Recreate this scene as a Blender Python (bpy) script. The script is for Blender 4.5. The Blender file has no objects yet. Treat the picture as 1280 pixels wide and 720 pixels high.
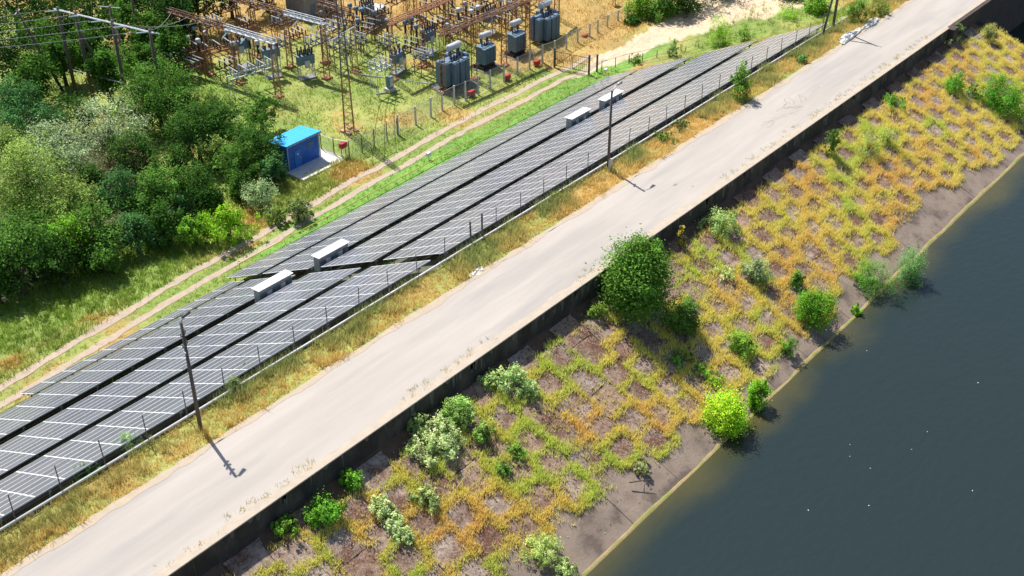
import bpy, math, random
import numpy as np
from mathutils import Vector, Matrix
R_ = math.radians
scene = bpy.context.scene
col = scene.collection
rng = np.random.default_rng(7)
random.seed(7)

# ---------------------------------------------------------------- camera
# world: X runs along the road, Y across it (away from the water), Z up; road surface at z = 0
FPX, CX, CY, CAMH = 1500., 640., 360., 50.
PITCH = math.atan2(1000, FPX)
AZ = math.atan2(1510, math.hypot(FPX, 1000))
RU = Vector((math.sin(AZ), -math.cos(AZ), 0))
FH = Vector((math.cos(AZ), math.sin(AZ), 0))
FW = FH*math.cos(PITCH) + Vector((0, 0, -math.sin(PITCH)))
UP = FH*math.sin(PITCH) + Vector((0, 0, math.cos(PITCH)))
CAM = Vector((0, 0, CAMH))
cam = bpy.data.cameras.new('camera')
cam.sensor_width = 36; cam.lens = 36*FPX/1280; cam.clip_start = 1; cam.clip_end = 6000
camo = bpy.data.objects.new('camera', cam); col.objects.link(camo)
M = Matrix((RU, UP, -FW)).transposed().to_4x4(); M.translation = CAM
camo.matrix_world = M
scene.camera = camo

# ---------------------------------------------------------------- light
SUN_H = Vector((0.27, 0.96, 0)).normalized(); ELEV = 56
w = bpy.data.worlds.new('World'); scene.world = w; w.use_nodes = True
nt = w.node_tree
sky = nt.nodes.new('ShaderNodeTexSky'); sky.sky_type = 'NISHITA'; sky.sun_disc = False
sky.sun_elevation = R_(ELEV); sky.sun_rotation = math.atan2(SUN_H.x, SUN_H.y)
bg = nt.nodes['Background']; bg.inputs[1].default_value = 0.10
nt.links.new(sky.outputs[0], bg.inputs[0])
sd = bpy.data.lights.new('sun', 'SUN'); sd.energy = 5.0; sd.angle = R_(0.5); sd.color = (1, .955, .88)
so = bpy.data.objects.new('sun', sd); col.objects.link(so)
S = SUN_H*math.cos(R_(ELEV)) + Vector((0, 0, math.sin(R_(ELEV))))
so.rotation_euler = S.to_track_quat('Z', 'Y').to_euler(); so.location = (0, 0, 200)
scene.view_settings.view_transform = 'Standard'; scene.view_settings.look = 'None'
scene.view_settings.exposure = 0.45; scene.view_settings.gamma = 1

# ---------------------------------------------------------------- placing helpers
def ray(px, py):
    return FW + RU*((px-CX)/FPX) - UP*((py-CY)/FPX)
def at(px, py, z=0.):
    d = ray(px, py); return CAM + d*((z-CAMH)/d.z)
def sm(a, b, x):
    t = np.clip((x-a)/(b-a), 0, 1); return t*t*(3-2*t)
SL = 0.4                                            # water side slope
WATER = -7.0
def zfloor(u): return -15 + 1.6*sm(118, 150, u)
def zg(u, v):
    """height of the bare ground (numpy or float)"""
    u = np.asarray(u, float); v = np.asarray(v, float)
    land = np.maximum(-0.12 - np.maximum(v-54.2, 0)*(0.5+.28*sm(122, 138, u)), zfloor(u))
    land = np.where(v < 51.2, -0.12, land)
    bank = -1.5 - (44.2-v)*SL
    bank = np.where(u > 137.5, -9.5, np.maximum(bank, -9.5))
    return np.where(v < 44.3, bank-0.12, land)
def hit(px, py):
    """ground point seen at a pixel"""
    d = ray(px, py); lo, hi = 20., 600.
    prev = lo
    for t in np.arange(40, 400, 1.0):
        p = CAM + d*t
        if p.z < float(zg(p.x, p.y)):
            lo, hi = t-1.0, t
            for _ in range(14):
                m = (lo+hi)/2; p = CAM + d*m
                if p.z < float(zg(p.x, p.y)): hi = m
                else: lo = m
            p = CAM + d*hi
            return Vector((p.x, p.y, float(zg(p.x, p.y))))
    return at(px, py, -15)
def proj(p):
    q = Vector(p)-CAM; d = q.dot(FW)
    return CX+FPX*q.dot(RU)/d, CY-FPX*q.dot(UP)/d, d

# ---------------------------------------------------------------- object helpers
def tag(o, label=None, cat=None, group=None, kind=None):
    if label: o['label'] = label
    if cat: o['category'] = cat
    if group: o['group'] = group
    if kind: o['kind'] = kind
    return o
def empty(name, loc, rz=0):
    o = bpy.data.objects.new(name, None); col.objects.link(o)
    o.location = loc; o.rotation_euler = (0, 0, rz); o.empty_display_size = .3
    return o
def copy_tree(o, parent=None):
    c = o.copy(); col.objects.link(c)
    if parent: c.parent = parent
    for ch in list(o.children): copy_tree(ch, c)
    return c
def np_mesh(name, verts, faces, mats, cols=None, parent=None, smooth=False, uv=None):
    verts = np.asarray(verts, np.float32); faces = np.asarray(faces, np.int32)
    me = bpy.data.meshes.new(name)
    n, k = faces.shape
    me.vertices.add(len(verts)); me.vertices.foreach_set('co', verts.ravel())
    me.loops.add(n*k); me.loops.foreach_set('vertex_index', faces.ravel())
    me.polygons.add(n); me.polygons.foreach_set('loop_start', np.arange(0, n*k, k, dtype=np.int32))
    me.update(calc_edges=True)
    me.polygons.foreach_set('use_smooth', np.full(n, bool(smooth)))
    if cols is not None:
        c4 = np.ones((len(verts), 4), np.float32); c4[:, :3] = cols
        a = me.color_attributes.new('col', 'FLOAT_COLOR', 'POINT'); a.data.foreach_set('color', c4.ravel())
    for m in (mats if isinstance(mats, (list, tuple)) else [mats]): me.materials.append(m)
    o = bpy.data.objects.new(name, me); col.objects.link(o)
    if parent: o.parent = parent
    return o
class MB:
    def __init__(s): s.v = []; s.f = []; s.m = []
    def add(s, vs, fs, mi=0):
        b = len(s.v); s.v += [tuple(x) for x in vs]
        for f in fs: s.f.append([b+i for i in f]); s.m.append(mi)
        return s
    def box(s, c, d, rz=0, mi=0, taper=1., rx=0):
        hx, hy, hz = d[0]/2, d[1]/2, d[2]/2
        pts = []
        for z in (-1, 1):
            k = taper if z > 0 else 1
            for x, y in ((-1, -1), (1, -1), (1, 1), (-1, 1)):
                p = Vector((x*hx*k, y*hy*k, z*hz))
                if rx: p = Matrix.Rotation(rx, 3, 'X') @ p
                if rz: p = Matrix.Rotation(rz, 3, 'Z') @ p
                pts.append(p+Vector(c))
        return s.add(pts, [(3, 2, 1, 0), (4, 5, 6, 7), (0, 1, 5, 4), (1, 2, 6, 5), (2, 3, 7, 6), (3, 0, 4, 7)], mi)
    def tube(s, a, b, r0, r1=None, n=6, mi=0):
        a, b = Vector(a), Vector(b); r1 = r0 if r1 is None else r1
        d = (b-a)
        if d.length < 1e-6: return s
        d.normalize()
        x = d.orthogonal().normalized(); y = d.cross(x)
        pts = []
        for c, r in ((a, r0), (b, r1)):
            for i in range(n):
                t = 2*math.pi*i/n; pts.append(c + x*(r*math.cos(t)) + y*(r*math.sin(t)))
        fs = [(i, (i+1) % n, n+(i+1) % n, n+i) for i in range(n)] + [tuple(range(n-1, -1, -1)), tuple(range(n, 2*n))]
        return s.add(pts, fs, mi)
    def path(s, pts, r, n=6, mi=0):
        for a, b in zip(pts[:-1], pts[1:]): s.tube(a, b, r, r, n, mi)
        return s
    def lathe(s, base, prof, n=10, mi=0, axis=None):
        base = Vector(base); k = len(prof); pts = []
        q = Matrix.Identity(3) if axis is None else Vector(axis).to_track_quat('Z', 'Y').to_matrix()
        for r, z in prof:
            for i in range(n):
                t = 2*math.pi*i/n; pts.append(base + q @ Vector((r*math.cos(t), r*math.sin(t), z)))
        fs = []
        for j in range(k-1):
            for i in range(n): fs.append((j*n+i, j*n+(i+1) % n, (j+1)*n+(i+1) % n, (j+1)*n+i))
        fs += [tuple(range(n-1, -1, -1)), tuple(range((k-1)*n, k*n))]
        return s.add(pts, fs, mi)
    def build(s, name, mats, parent=None, smooth=False, bevel=0):
        me = bpy.data.meshes.new(name); me.from_pydata(s.v, [], s.f); me.update()
        mats = mats if isinstance(mats, (list, tuple)) else [mats]
        for m in mats: me.materials.append(m)
        me.polygons.foreach_set('material_index', np.array(s.m, np.int32))
        if smooth:
            me.polygons.foreach_set('use_smooth', [len(f) == 4 for f in s.f])
        o = bpy.data.objects.new(name, me); col.objects.link(o)
        if parent: o.parent = parent
        if bevel:
            b = o.modifiers.new('b', 'BEVEL'); b.width = bevel; b.segments = 1; b.limit_method = 'ANGLE'
        return o
def insulator(mb, base, h, r=.13, n=8, sheds=6, mi=0, axis=None):
    prof = []
    for i in range(sheds):
        z = h*i/sheds
        prof += [(r*.5, z), (r, z+h/sheds*.35), (r*.5, z+h/sheds*.8)]
    prof.append((r*.5, h))
    mb.lathe(base, prof, n, mi, axis)

# ---------------------------------------------------------------- materials
def mat(name, c1, c2=None, rough=.8, scale=3., detail=6, metal=0, bump=0., bscale=None, lo=.35, hi=.65, c3=None, s3=.3, stretch=None, attr=False, spec=None):
    m = bpy.data.materials.new(name); m.use_nodes = True
    n = m.node_tree; L = n.links; b = n.nodes['Principled BSDF']
    b.inputs['Roughness'].default_value = rough; b.inputs['Metallic'].default_value = metal
    if spec is not None: b.inputs['Specular IOR Level'].default_value = spec
    tc = n.nodes.new('ShaderNodeTexCoord'); vec = tc.outputs['Object']
    if stretch:
        mp = n.nodes.new('ShaderNodeMapping'); mp.inputs['Scale'].default_value = stretch
        L.new(vec, mp.inputs[0]); vec = mp.outputs[0]
    def noise(sc, det=detail):
        t = n.nodes.new('ShaderNodeTexNoise'); t.inputs['Scale'].default_value = sc; t.inputs['Detail'].default_value = det
        t.inputs['Roughness'].default_value = .62
        L.new(vec, t.inputs['Vector']); return t.outputs['Fac']
    def ramp(f, a, bb):
        r = n.nodes.new('ShaderNodeMapRange'); r.inputs[1].default_value = a; r.inputs[2].default_value = bb
        L.new(f, r.inputs[0]); return r.outputs[0]
    def mix(f, a, bb):
        x = n.nodes.new('ShaderNodeMix'); x.data_type = 'RGBA'
        L.new(f, x.inputs[0])
        for s, i in ((a, 6), (bb, 7)):
            if isinstance(s, tuple): x.inputs[i].default_value = (*s, 1)
            else: L.new(s, x.inputs[i])
        return x.outputs[2]
    out = None
    if attr:
        at_ = n.nodes.new('ShaderNodeAttribute'); at_.attribute_name = 'col'
        x = n.nodes.new('ShaderNodeMix'); x.data_type = 'RGBA'; x.blend_type = 'MULTIPLY'; x.inputs[0].default_value = 1
        L.new(at_.outputs['Color'], x.inputs[6]); L.new(mix(ramp(noise(scale), lo, hi), c1, c2), x.inputs[7]); out = x.outputs[2]
    elif c2:
        out = mix(ramp(noise(scale), lo, hi), c1, c2)
        if c3: out = mix(ramp(noise(s3), .48, .62), out, c3)
    if out is not None: L.new(out, b.inputs['Base Color'])
    else: b.inputs['Base Color'].default_value = (*c1, 1)
    if bump:
        bp = n.nodes.new('ShaderNodeBump'); bp.inputs['Strength'].default_value = bump; bp.inputs['Distance'].default_value = .08
        L.new(noise(bscale or scale*2), bp.inputs['Height']); L.new(bp.outputs[0], b.inputs['Normal'])
    return m
def foliage_mat(name, trans=.3):
    m = bpy.data.materials.new(name); m.use_nodes = True
    n = m.node_tree; L = n.links; n.nodes.clear()
    o = n.nodes.new('ShaderNodeOutputMaterial'); a = n.nodes.new('ShaderNodeAttribute'); a.attribute_name = 'col'
    d = n.nodes.new('ShaderNodeBsdfDiffuse'); t = n.nodes.new('ShaderNodeBsdfTranslucent'); mx = n.nodes.new('ShaderNodeMixShader')
    mx.inputs[0].default_value = trans
    L.new(a.outputs[0], d.inputs[0]); L.new(a.outputs[0], t.inputs[0]); L.new(d.outputs[0], mx.inputs[1]); L.new(t.outputs[0], mx.inputs[2]); L.new(mx.outputs[0], o.inputs[0])
    return m
M_LEAF = foliage_mat('foliage', .32); M_GRASS = foliage_mat('grass_blades', .45)
M_GROUND = mat('ground', (.8, .8, .8), (1.15, 1.15, 1.15), .95, 2.2, attr=True, bump=.6, bscale=5)
M_ROAD = mat('worn_asphalt', (.375, .335, .296), (.435, .392, .350), .85, .35, bump=.15, bscale=12, c3=(.34, .31, .285), s3=.22, stretch=(.18, 1.5, 1))
M_CAP = mat('sandy_concrete', (.47, .395, .31), (.40, .34, .27), .9, 1.2, bump=.3, bscale=7)
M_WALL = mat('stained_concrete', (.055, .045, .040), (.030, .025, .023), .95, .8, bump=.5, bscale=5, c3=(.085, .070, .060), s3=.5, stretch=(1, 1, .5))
M_PIER = mat('pier_concrete', (.085, .062, .048), (.05, .04, .035), .95, .6, bump=.4, bscale=4)
M_STEEL = mat('galvanised_steel', (.42, .44, .46), (.30, .32, .34), .5, 3, metal=.4)
M_ALU = mat('aluminium_frame', (.80, .80, .82), (.66, .67, .70), .45, 2, metal=.2)
M_WHITE = mat('white_paint', (.80, .80, .80), (.66, .67, .68), .5, 1.4)
M_RUST = mat('rusty_steel', (.20, .085, .045), (.10, .05, .035), .9, 2.5, c3=(.30, .20, .14), s3=.8)
M_RUST2 = mat('pale_rust', (.42, .20, .10), (.26, .12, .07), .9, 2.5)
M_GALV = mat('silver_steel', (.62, .64, .66), (.42, .45, .48), .55, 2.5, metal=.1)
M_DARKPOST = mat('dark_steel', (.085, .08, .085), (.14, .13, .13), .7, 2)
M_WOOD = mat('old_wood', (.075, .055, .045), (.13, .10, .085), .95, 2, stretch=(4, 4, .5), bump=.3)
M_POLE = mat('weathered_pole', (.07, .055, .05), (.13, .11, .10), .9, 2, stretch=(4, 4, .5), bump=.3)
M_CONC = mat('light_concrete', (.62, .60, .57), (.48, .465, .44), .9, 1.4, bump=.3)
M_POSTC = mat('concrete_post', (.62, .62, .61), (.48, .48, .47), .9, 2, bump=.3)
M_BLUEW = mat('blue_sheet', (.02, .17, .62), (.015, .13, .50), .5, .8)
M_BLUER = mat('cyan_roof', (.01, .42, .85), (.02, .36, .76), .45, .8)
M_TRAFO = mat('slate_blue_paint', (.13, .22, .32), (.10, .165, .24), .5, 1.2, c3=(.12, .18, .24), s3=1.)
M_TRAFOL = mat('pale_tank_paint', (.55, .58, .64), (.42, .45, .50), .45, 1.2)
M_BLACK = mat('black_porcelain', (.02, .018, .018), (.04, .03, .028), .3, 2)
M_BROWN = mat('brown_porcelain', (.11, .035, .025), (.07, .03, .025), .3, 3)
M_GREYIN = mat('grey_porcelain', (.50, .56, .60), (.36, .42, .48), .35, 3)
M_SWB = mat('blue_grey_paint', (.14, .22, .28), (.10, .16, .21), .55, 1.5)
M_RED = mat('red_paint', (.50, .025, .035), (.36, .02, .03), .5, 2)
M_YEL = mat('yellow_paint', (.60, .48, .10), (.50, .38, .08), .6, 2)
M_GLASSI = mat('glass_insulator', (.55, .68, .66), (.45, .56, .55), .2, 3)
M_BARK = mat('bark', (.12, .085, .06), (.07, .05, .04), .95, 3, bump=.5)
M_TWIG = mat('bare_twigs', (.30, .19, .11), (.20, .12, .07), .95, 3)
M_WIRE = mat('wire', (.45, .45, .45), (.38, .38, .38), .5, 3)
M_ROCK = mat('whitewashed_rubble', (.78, .76, .72), (.60, .58, .55), .9, 2.5, bump=.8)
M_BUILD = mat('grey_render', (.30, .30, .32), (.22, .22, .235), .9, 1)
M_PINK = mat('pinkish_roof_edge', (.52, .36, .31), (.42, .30, .26), .9, 1)

# slabs: purple grey concrete with brown dirt and pale flecks; colour per slab through the attribute
def slab_mat():
    m = bpy.data.materials.new('weathered_slab'); m.use_nodes = True
    n = m.node_tree; L = n.links; b = n.nodes['Principled BSDF']; b.inputs['Roughness'].default_value = .92
    tc = n.nodes.new('ShaderNodeTexCoord')
    def noise(sc, det=6, ro=.6):
        t = n.nodes.new('ShaderNodeTexNoise'); t.inputs['Scale'].default_value = sc; t.inputs['Detail'].default_value = det; t.inputs['Roughness'].default_value = ro
        L.new(tc.outputs['Object'], t.inputs['Vector']); return t.outputs['Fac']
    def ramp(f, a, bb):
        r = n.nodes.new('ShaderNodeMapRange'); r.inputs[1].default_value = a; r.inputs[2].default_value = bb; L.new(f, r.inputs[0]); return r.outputs[0]
    def mix(f, a, bb):
        x = n.nodes.new('ShaderNodeMix'); x.data_type = 'RGBA'; L.new(f, x.inputs[0])
        for s, i in ((a, 6), (bb, 7)):
            if isinstance(s, tuple): x.inputs[i].default_value = (*s, 1)
            else: L.new(s, x.inputs[i])
        return x.outputs[2]
    a = n.nodes.new('ShaderNodeAttribute'); a.attribute_name = 'col'
    base = mix(ramp(noise(1.1, 8, .7), .40, .60), (.75, .75, .75), (1.2, 1.2, 1.2))
    x = n.nodes.new('ShaderNodeMix'); x.data_type = 'RGBA'; x.blend_type = 'MULTIPLY'; x.inputs[0].default_value = 1
    L.new(a.outputs[0], x.inputs[6]); L.new(base, x.inputs[7])
    dirt = mix(ramp(noise(.38, 7, .7), .46, .60), x.outputs[2], (.14, .058, .030))
    fl = mix(ramp(noise(8.5, 4, .85), .555, .60), dirt, (.36, .30, .27))
    dk = mix(ramp(noise(3.1, 7, .85), .52, .60), fl, (.07, .042, .03))
    L.new(dk, b.inputs['Base Color'])
    bp = n.nodes.new('ShaderNodeBump'); bp.inputs['Strength'].default_value = .6; bp.inputs['Distance'].default_value = .1
    L.new(noise(5), bp.inputs['Height']); L.new(bp.outputs[0], b.inputs['Normal'])
    return m
M_SLAB = slab_mat()

def panel_mat():
    m = bpy.data.materials.new('solar_glass'); m.use_nodes = True
    n = m.node_tree; L = n.links; b = n.nodes['Principled BSDF']
    b.inputs['Roughness'].default_value = .22; b.inputs['IOR'].default_value = 1.5
    tc = n.nodes.new('ShaderNodeTexCoord'); sp = n.nodes.new('ShaderNodeSeparateXYZ'); L.new(tc.outputs['Object'], sp.inputs[0])
    def grid(o, p, wdt):
        a = n.nodes.new('ShaderNodeMath'); a.operation = 'DIVIDE'; a.inputs[1].default_value = p; L.new(o, a.inputs[0])
        f = n.nodes.new('ShaderNodeMath'); f.operation = 'FRACT'; L.new(a.outputs[0], f.inputs[0])
        g = n.nodes.new('ShaderNodeMath'); g.operation = 'LESS_THAN'; g.inputs[1].default_value = wdt; L.new(f.outputs[0], g.inputs[0]); return g.outputs[0]
    g1 = grid(sp.outputs[0], .158, .05); g2 = grid(sp.outputs[1], .15, .06)
    mx = n.nodes.new('ShaderNodeMath'); mx.operation = 'MAXIMUM'; L.new(g1, mx.inputs[0]); L.new(g2, mx.inputs[1])
    c = n.nodes.new('ShaderNodeMix'); c.data_type = 'RGBA'; L.new(mx.outputs[0], c.inputs[0])
    oi = n.nodes.new('ShaderNodeObjectInfo')
    cc = n.nodes.new('ShaderNodeMix'); cc.data_type = 'RGBA'; L.new(oi.outputs['Random'], cc.inputs[0])
    cc.inputs[6].default_value = (.112, .120, .148, 1); cc.inputs[7].default_value = (.155, .165, .195, 1)
    L.new(cc.outputs[2], c.inputs[6]); c.inputs[7].default_value = (.20, .20, .24, 1)
    L.new(c.outputs[2], b.inputs['Base Color'])
    return m
M_PANEL = panel_mat()

def water_mat():
    m = bpy.data.materials.new('murky_water'); m.use_nodes = True
    n = m.node_tree; L = n.links; b = n.nodes['Principled BSDF']
    b.inputs['Roughness'].default_value = .07; b.inputs['IOR'].default_value = 1.333
    tc = n.nodes.new('ShaderNodeTexCoord'); sp = n.nodes.new('ShaderNodeSeparateXYZ'); L.new(tc.outputs['Object'], sp.inputs[0])
    ns = n.nodes.new('ShaderNodeTexNoise'); ns.inputs['Scale'].default_value = .12; ns.inputs['Detail'].default_value = 4; L.new(tc.outputs['Object'], ns.inputs['Vector'])
    a = n.nodes.new('ShaderNodeMath'); a.operation = 'MULTIPLY_ADD'; a.inputs[1].default_value = 5.; L.new(ns.outputs['Fac'], a.inputs[0]); L.new(sp.outputs[1], a.inputs[2])
    r = n.nodes.new('ShaderNodeMapRange'); r.interpolation_type = 'SMOOTHSTEP'; r.inputs[1].default_value = 30.2; r.inputs[2].default_value = 33.8; L.new(a.outputs[0], r.inputs[0])
    c = n.nodes.new('ShaderNodeMix'); c.data_type = 'RGBA'
    r2 = n.nodes.new('ShaderNodeMapRange'); r2.inputs[1].default_value = 35.2; r2.inputs[2].default_value = 33.8; L.new(sp.outputs[1], r2.inputs[0])
    mm = n.nodes.new('ShaderNodeMath'); mm.operation = 'MULTIPLY'; L.new(r.outputs[0], mm.inputs[0]); L.new(r2.outputs[0], mm.inputs[1]); L.new(mm.outputs[0], c.inputs[0])
    c.inputs[6].default_value = (.019, .031, .031, 1); c.inputs[7].default_value = (.075, .068, .026, 1)
    L.new(c.outputs[2], b.inputs['Base Color'])
    mp = n.nodes.new('ShaderNodeMapping'); mp.inputs['Scale'].default_value = (1, 1.7, 1); mp.inputs['Rotation'].default_value = (0, 0, .5); L.new(tc.outputs['Object'], mp.inputs[0])
    wv = n.nodes.new('ShaderNodeTexNoise'); wv.inputs['Scale'].default_value = 1.1; wv.inputs['Detail'].default_value = 5; L.new(mp.outputs[0], wv.inputs['Vector'])
    bp = n.nodes.new('ShaderNodeBump'); bp.inputs['Strength'].default_value = .25; bp.inputs['Distance'].default_value = .16
    L.new(wv.outputs['Fac'], bp.inputs['Height']); L.new(bp.outputs[0], b.inputs['Normal'])
    return m
M_WATER = water_mat()

# ---------------------------------------------------------------- smooth random fields (numpy)
def vnoise(x, y, scale, seed=0):
    r = np.random.default_rng(seed); T = r.random((64, 64))
    x = np.asarray(x)/scale; y = np.asarray(y)/scale
    xi = np.floor(x).astype(int); yi = np.floor(y).astype(int); fx = x-xi; fy = y-yi
    fx = fx*fx*(3-2*fx); fy = fy*fy*(3-2*fy)
    g = lambda i, j: T[i % 64, j % 64]
    return (g(xi, yi)*(1-fx)+g(xi+1, yi)*fx)*(1-fy) + (g(xi, yi+1)*(1-fx)+g(xi+1, yi+1)*fx)*fy
def fbm(x, y, s, seed=0, oct=4):
    t = 0; a = .5
    for i in range(oct): t = t + a*vnoise(x+13*i, y-7*i, s/2**i, seed+i); a *= .5
    return t/(1-.5**oct)

# track centre line (two ruts) as a polyline of (u, v)
TRK = [(0, 85.0), (33.5, 85.4), (53, 87.4), (78, 89.2), (100, 90.2), (117, 90.2), (124, 89.8), (133, 89)]
TU = np.array([p[0] for p in TRK]); TV = np.array([p[1] for p in TRK])
def inpoly(u, v, poly):
    u = np.asarray(u); v = np.asarray(v); r = np.zeros(u.shape, bool); n = len(poly)
    for i in range(n):
        x1, y1 = poly[i]; x2, y2 = poly[(i+1) % n]
        c = ((y1 > v) != (y2 > v)) & (u < (x2-x1)*(v-y1)/(y2-y1+1e-9)+x1); r ^= c
    return r

DRY = np.array((.60, .40, .12)); STRAW = np.array((.58, .53, .16)); GREEN = np.array((.26, .385, .06)); LUSH = np.array((.10, .27, .03)); OLIVE = np.array((.15, .17, .04))
def dryness(u, v):
    """0 lush green .. 1 orange dry"""
    n = fbm(u, v, 9, 3)
    d = np.clip((n-.38)*3.0, 0, 1)
    d = np.where((v > 84) & (v < 88.0) & (u > 55), 0.0, d)                         # green strip below the arrays
    bk = (v > 90) & (v < 98) & (u < 66)
    d = np.where(bk & (v > np.interp(u, TU, TV)+3.2), np.clip((n-.55)*3, 0, .5), d)
    d = np.where(bk & (v <= np.interp(u, TU, TV)+3.2), np.clip(.35+(n-.5)*2, 0, 1), d)
    d = np.where((v > 99) & (u > 92), np.clip(d*.9+.05+.22*sm(108, 118, v), 0, 1), d)
    d = np.where((v > 89) & (v < 96) & (u > 62) & (u < 84), np.clip(.75+(n-.5)*2, 0, 1), d)
    d = np.where((v > 91) & (u > 118), np.clip(.85+(n-.5), 0, 1), d)
    d = np.where((v > 98) & (u < 72) & (v < 125), .08, d); d = np.where((u > 60) & (u < 66) & (v > 89) & (v < 99), .25, d)
    d = np.where(v < 55, np.clip(.6+(n-.5)*2.2, 0, 1), d)
    return d
def grass_col(u, v):
    d = dryness(u, v)[:, None]
    G = np.where(((v > 83.5) & (v < 88.2) & (u > 62))[:, None], np.array((.21, .45, .06)), GREEN)
    return G*(1-d) + np.where(d > .62, DRY, STRAW)*d

# ---------------------------------------------------------------- ground sheet
def axis(segs):
    out = [segs[0][0]]
    for a, b, st in segs:
        k = max(1, int(round((b-a)/st))); out += list(np.linspace(a, b, k+1)[1:])
    return np.array(out)
GU = axis([(-2500, -300, 400), (-300, 0, 30), (0, 20, 2), (20, 175, .5), (175, 260, 4), (260, 3000, 300)])
GV = axis([(-2500, -200, 400), (-200, 20, 20), (20, 44.29, 1.2), (44.29, 44.31, .02), (44.31, 51, 3), (51, 54.2, .4), (54.2, 84, .75), (84, 112, .4), (112, 190, 1.0), (190, 260, 8), (260, 3000, 300)])
UU, VV = np.meshgrid(GU, GV); ZZ = zg(UU, VV)
amp = np.where((VV > 86), .22, .04); ZZ = ZZ + (fbm(UU, VV, 5, 21)-.5)*amp*2
uf, vf = UU.ravel(), VV.ravel()
gc = grass_col(uf, vf)
soil = np.array((.30, .20, .125)); sandc = np.array((.66, .50, .34))
ngr = fbm(uf, vf, 2.5, 31)[:, None]
gc = gc*(.50+.3*ngr) + soil*.12
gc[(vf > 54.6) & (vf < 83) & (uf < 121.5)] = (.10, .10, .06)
gc[vf < 44.3] = (.115, .062, .04); gc[(vf < 44.3) & (vf > 42.4)] = (.11, .065, .042); gc[(vf < 44.3) & (uf > 136.2)] = (.02, .018, .015)  # last one: black shade beside the pier painted into the ground colour
SAND = [(118, 88.8), (130, 90), (137, 88.6), (141, 88), (145, 89), (148, 92), (158, 95), (170, 90), (172, 76), (160, 76), (150, 78), (142, 81.5), (132, 85.2), (120, 87.6)]
nv = fbm(uf, vf, 3.5, 41)
sd_ = inpoly(uf+(nv-.5)*4, vf+(nv-.5)*3, SAND)
gc[sd_] = sandc*(.86+.22*ngr[sd_])
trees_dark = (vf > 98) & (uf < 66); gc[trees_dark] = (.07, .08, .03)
idx = np.arange(len(uf)).reshape(UU.shape)
F = np.stack([idx[:-1, :-1], idx[:-1, 1:], idx[1:, 1:], idx[1:, :-1]], -1).reshape(-1, 4)
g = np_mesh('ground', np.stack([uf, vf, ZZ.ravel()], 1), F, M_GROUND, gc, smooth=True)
tag(g, kind='structure')

# ribbon helper: a draped strip with ragged edges
def ribbon(name, us, vc, wl, wr, dz, material, seed, jag=.25, label=None, zf=None):
    us = np.asarray(us, float); vc = np.asarray(vc, float)
    r = np.random.default_rng(seed); n = len(us); k = 7
    a = vc - wl + (fbm(us, us*0+seed, 1.6, seed)-.5)*jag*4; b = vc + wr + (fbm(us, us*0+seed+9, 1.6, seed+3)-.5)*jag*4
    vs = a[:, None] + (b-a)[:, None]*np.linspace(0, 1, k)[None]
    us2 = np.repeat(us[:, None], k, 1)
    z = (zg(us2, vs) if zf is None else zf(us2, vs)) + dz
    z = z + ((fbm(us2, vs, 5, 21)-.5)*np.where(vs > 86, .22, .04)*2 if zf is None else 0)
    id_ = np.arange(n*k).reshape(n, k)
    F = np.stack([id_[:-1, :-1], id_[1:, :-1], id_[1:, 1:], id_[:-1, 1:]], -1).reshape(-1, 4)
    o = np_mesh(name, np.stack([us2.ravel(), vs.ravel(), z.ravel()], 1), F, material, smooth=True)
    tag(o, kind='structure'); return o
M_DUST = mat('pinkish_dust', (.46, .36, .28), (.38, .30, .22), .95, 1.6, bump=.4, bscale=6)
tu = np.arange(0, 126, .35); tv = np.interp(tu, TU, TV)
ribbon('dirt_track', tu, tv-1.05, .40, .44, .03, M_DUST, 5, .14)
ribbon('dirt_track', tu, tv+1.05, .42, .50, .03, M_DUST, 8, .14)

# ---------------------------------------------------------------- road, kerb, wall
def sheet(name, u0, u1, v0, v1, z, material, du=3., jag0=0, jag1=0, thick=.12):
    us = np.arange(u0, u1+du, du); n = len(us)
    a = np.full(n, v0)+(fbm(us, us*0, 2., 77)-.5)*jag0; b = np.full(n, v1)+(fbm(us, us*0+5, 1.4, 78)-.5)*jag1
    ver = []
    for u, p, q in zip(us, a, b): ver += [(u, p, z-thick), (u, p, z), (u, q, z), (u, q, z-thick)]
    F = []
    for i in range(n-1):
        for j in range(3): F.append((4*i+j, 4*i+4+j, 4*i+5+j, 4*i+1+j))
    o = np_mesh(name, ver, F, material); tag(o, kind='structure'); return o
sheet('road', -60, 260, 44.64, 51.15, 0, M_ROAD, .5, 0, .55, .15)
M_DUSTEDGE = mat('sandy_verge_dust', (.62, .50, .36), (.52, .40, .27), .95, 1.2, bump=.4)
sheet('road_shoulder', -60, 260, 44.62, 45.05, .006, M_CAP, .3, 0, .7, .02)
M_SAND2 = mat('road_edge_sand', (.46, .37, .27), (.40, .33, .25), .95, 1.6, bump=.4)
sheet('road_edge_dust', -60, 260, 50.95, 51.5, .012, M_SAND2, .3, .7, .5, .02)
wl = empty('retaining_wall', (0, 44.45, 0))
mb = MB()
for i in range(38):                                    # cast bays with thin joints
    u0 = -60 + i*5.0; u1 = u0+4.98
    if u1 > 128.6: u1 = 128.6
    if u0 >= 128.6: break
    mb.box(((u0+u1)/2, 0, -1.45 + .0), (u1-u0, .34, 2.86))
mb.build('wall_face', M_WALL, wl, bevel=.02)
M_STREAK = mat('lime_streak', (.16, .15, .14), (.09, .08, .075), .95, 4)
mb = MB(); rs = np.random.default_rng(8)
for _ in range(150):
    x = rs.uniform(10, 128); wd_ = rs.uniform(.04, .28); ln_ = rs.uniform(.2, 1.1); mb.add([(x-wd_, -.1745, -.04), (x+wd_, -.1745, -.04), (x+wd_*.4, -.1745, -.04-ln_), (x-wd_*.3, -.1745, -.04-ln_)], [(0, 3, 2, 1)])
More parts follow.
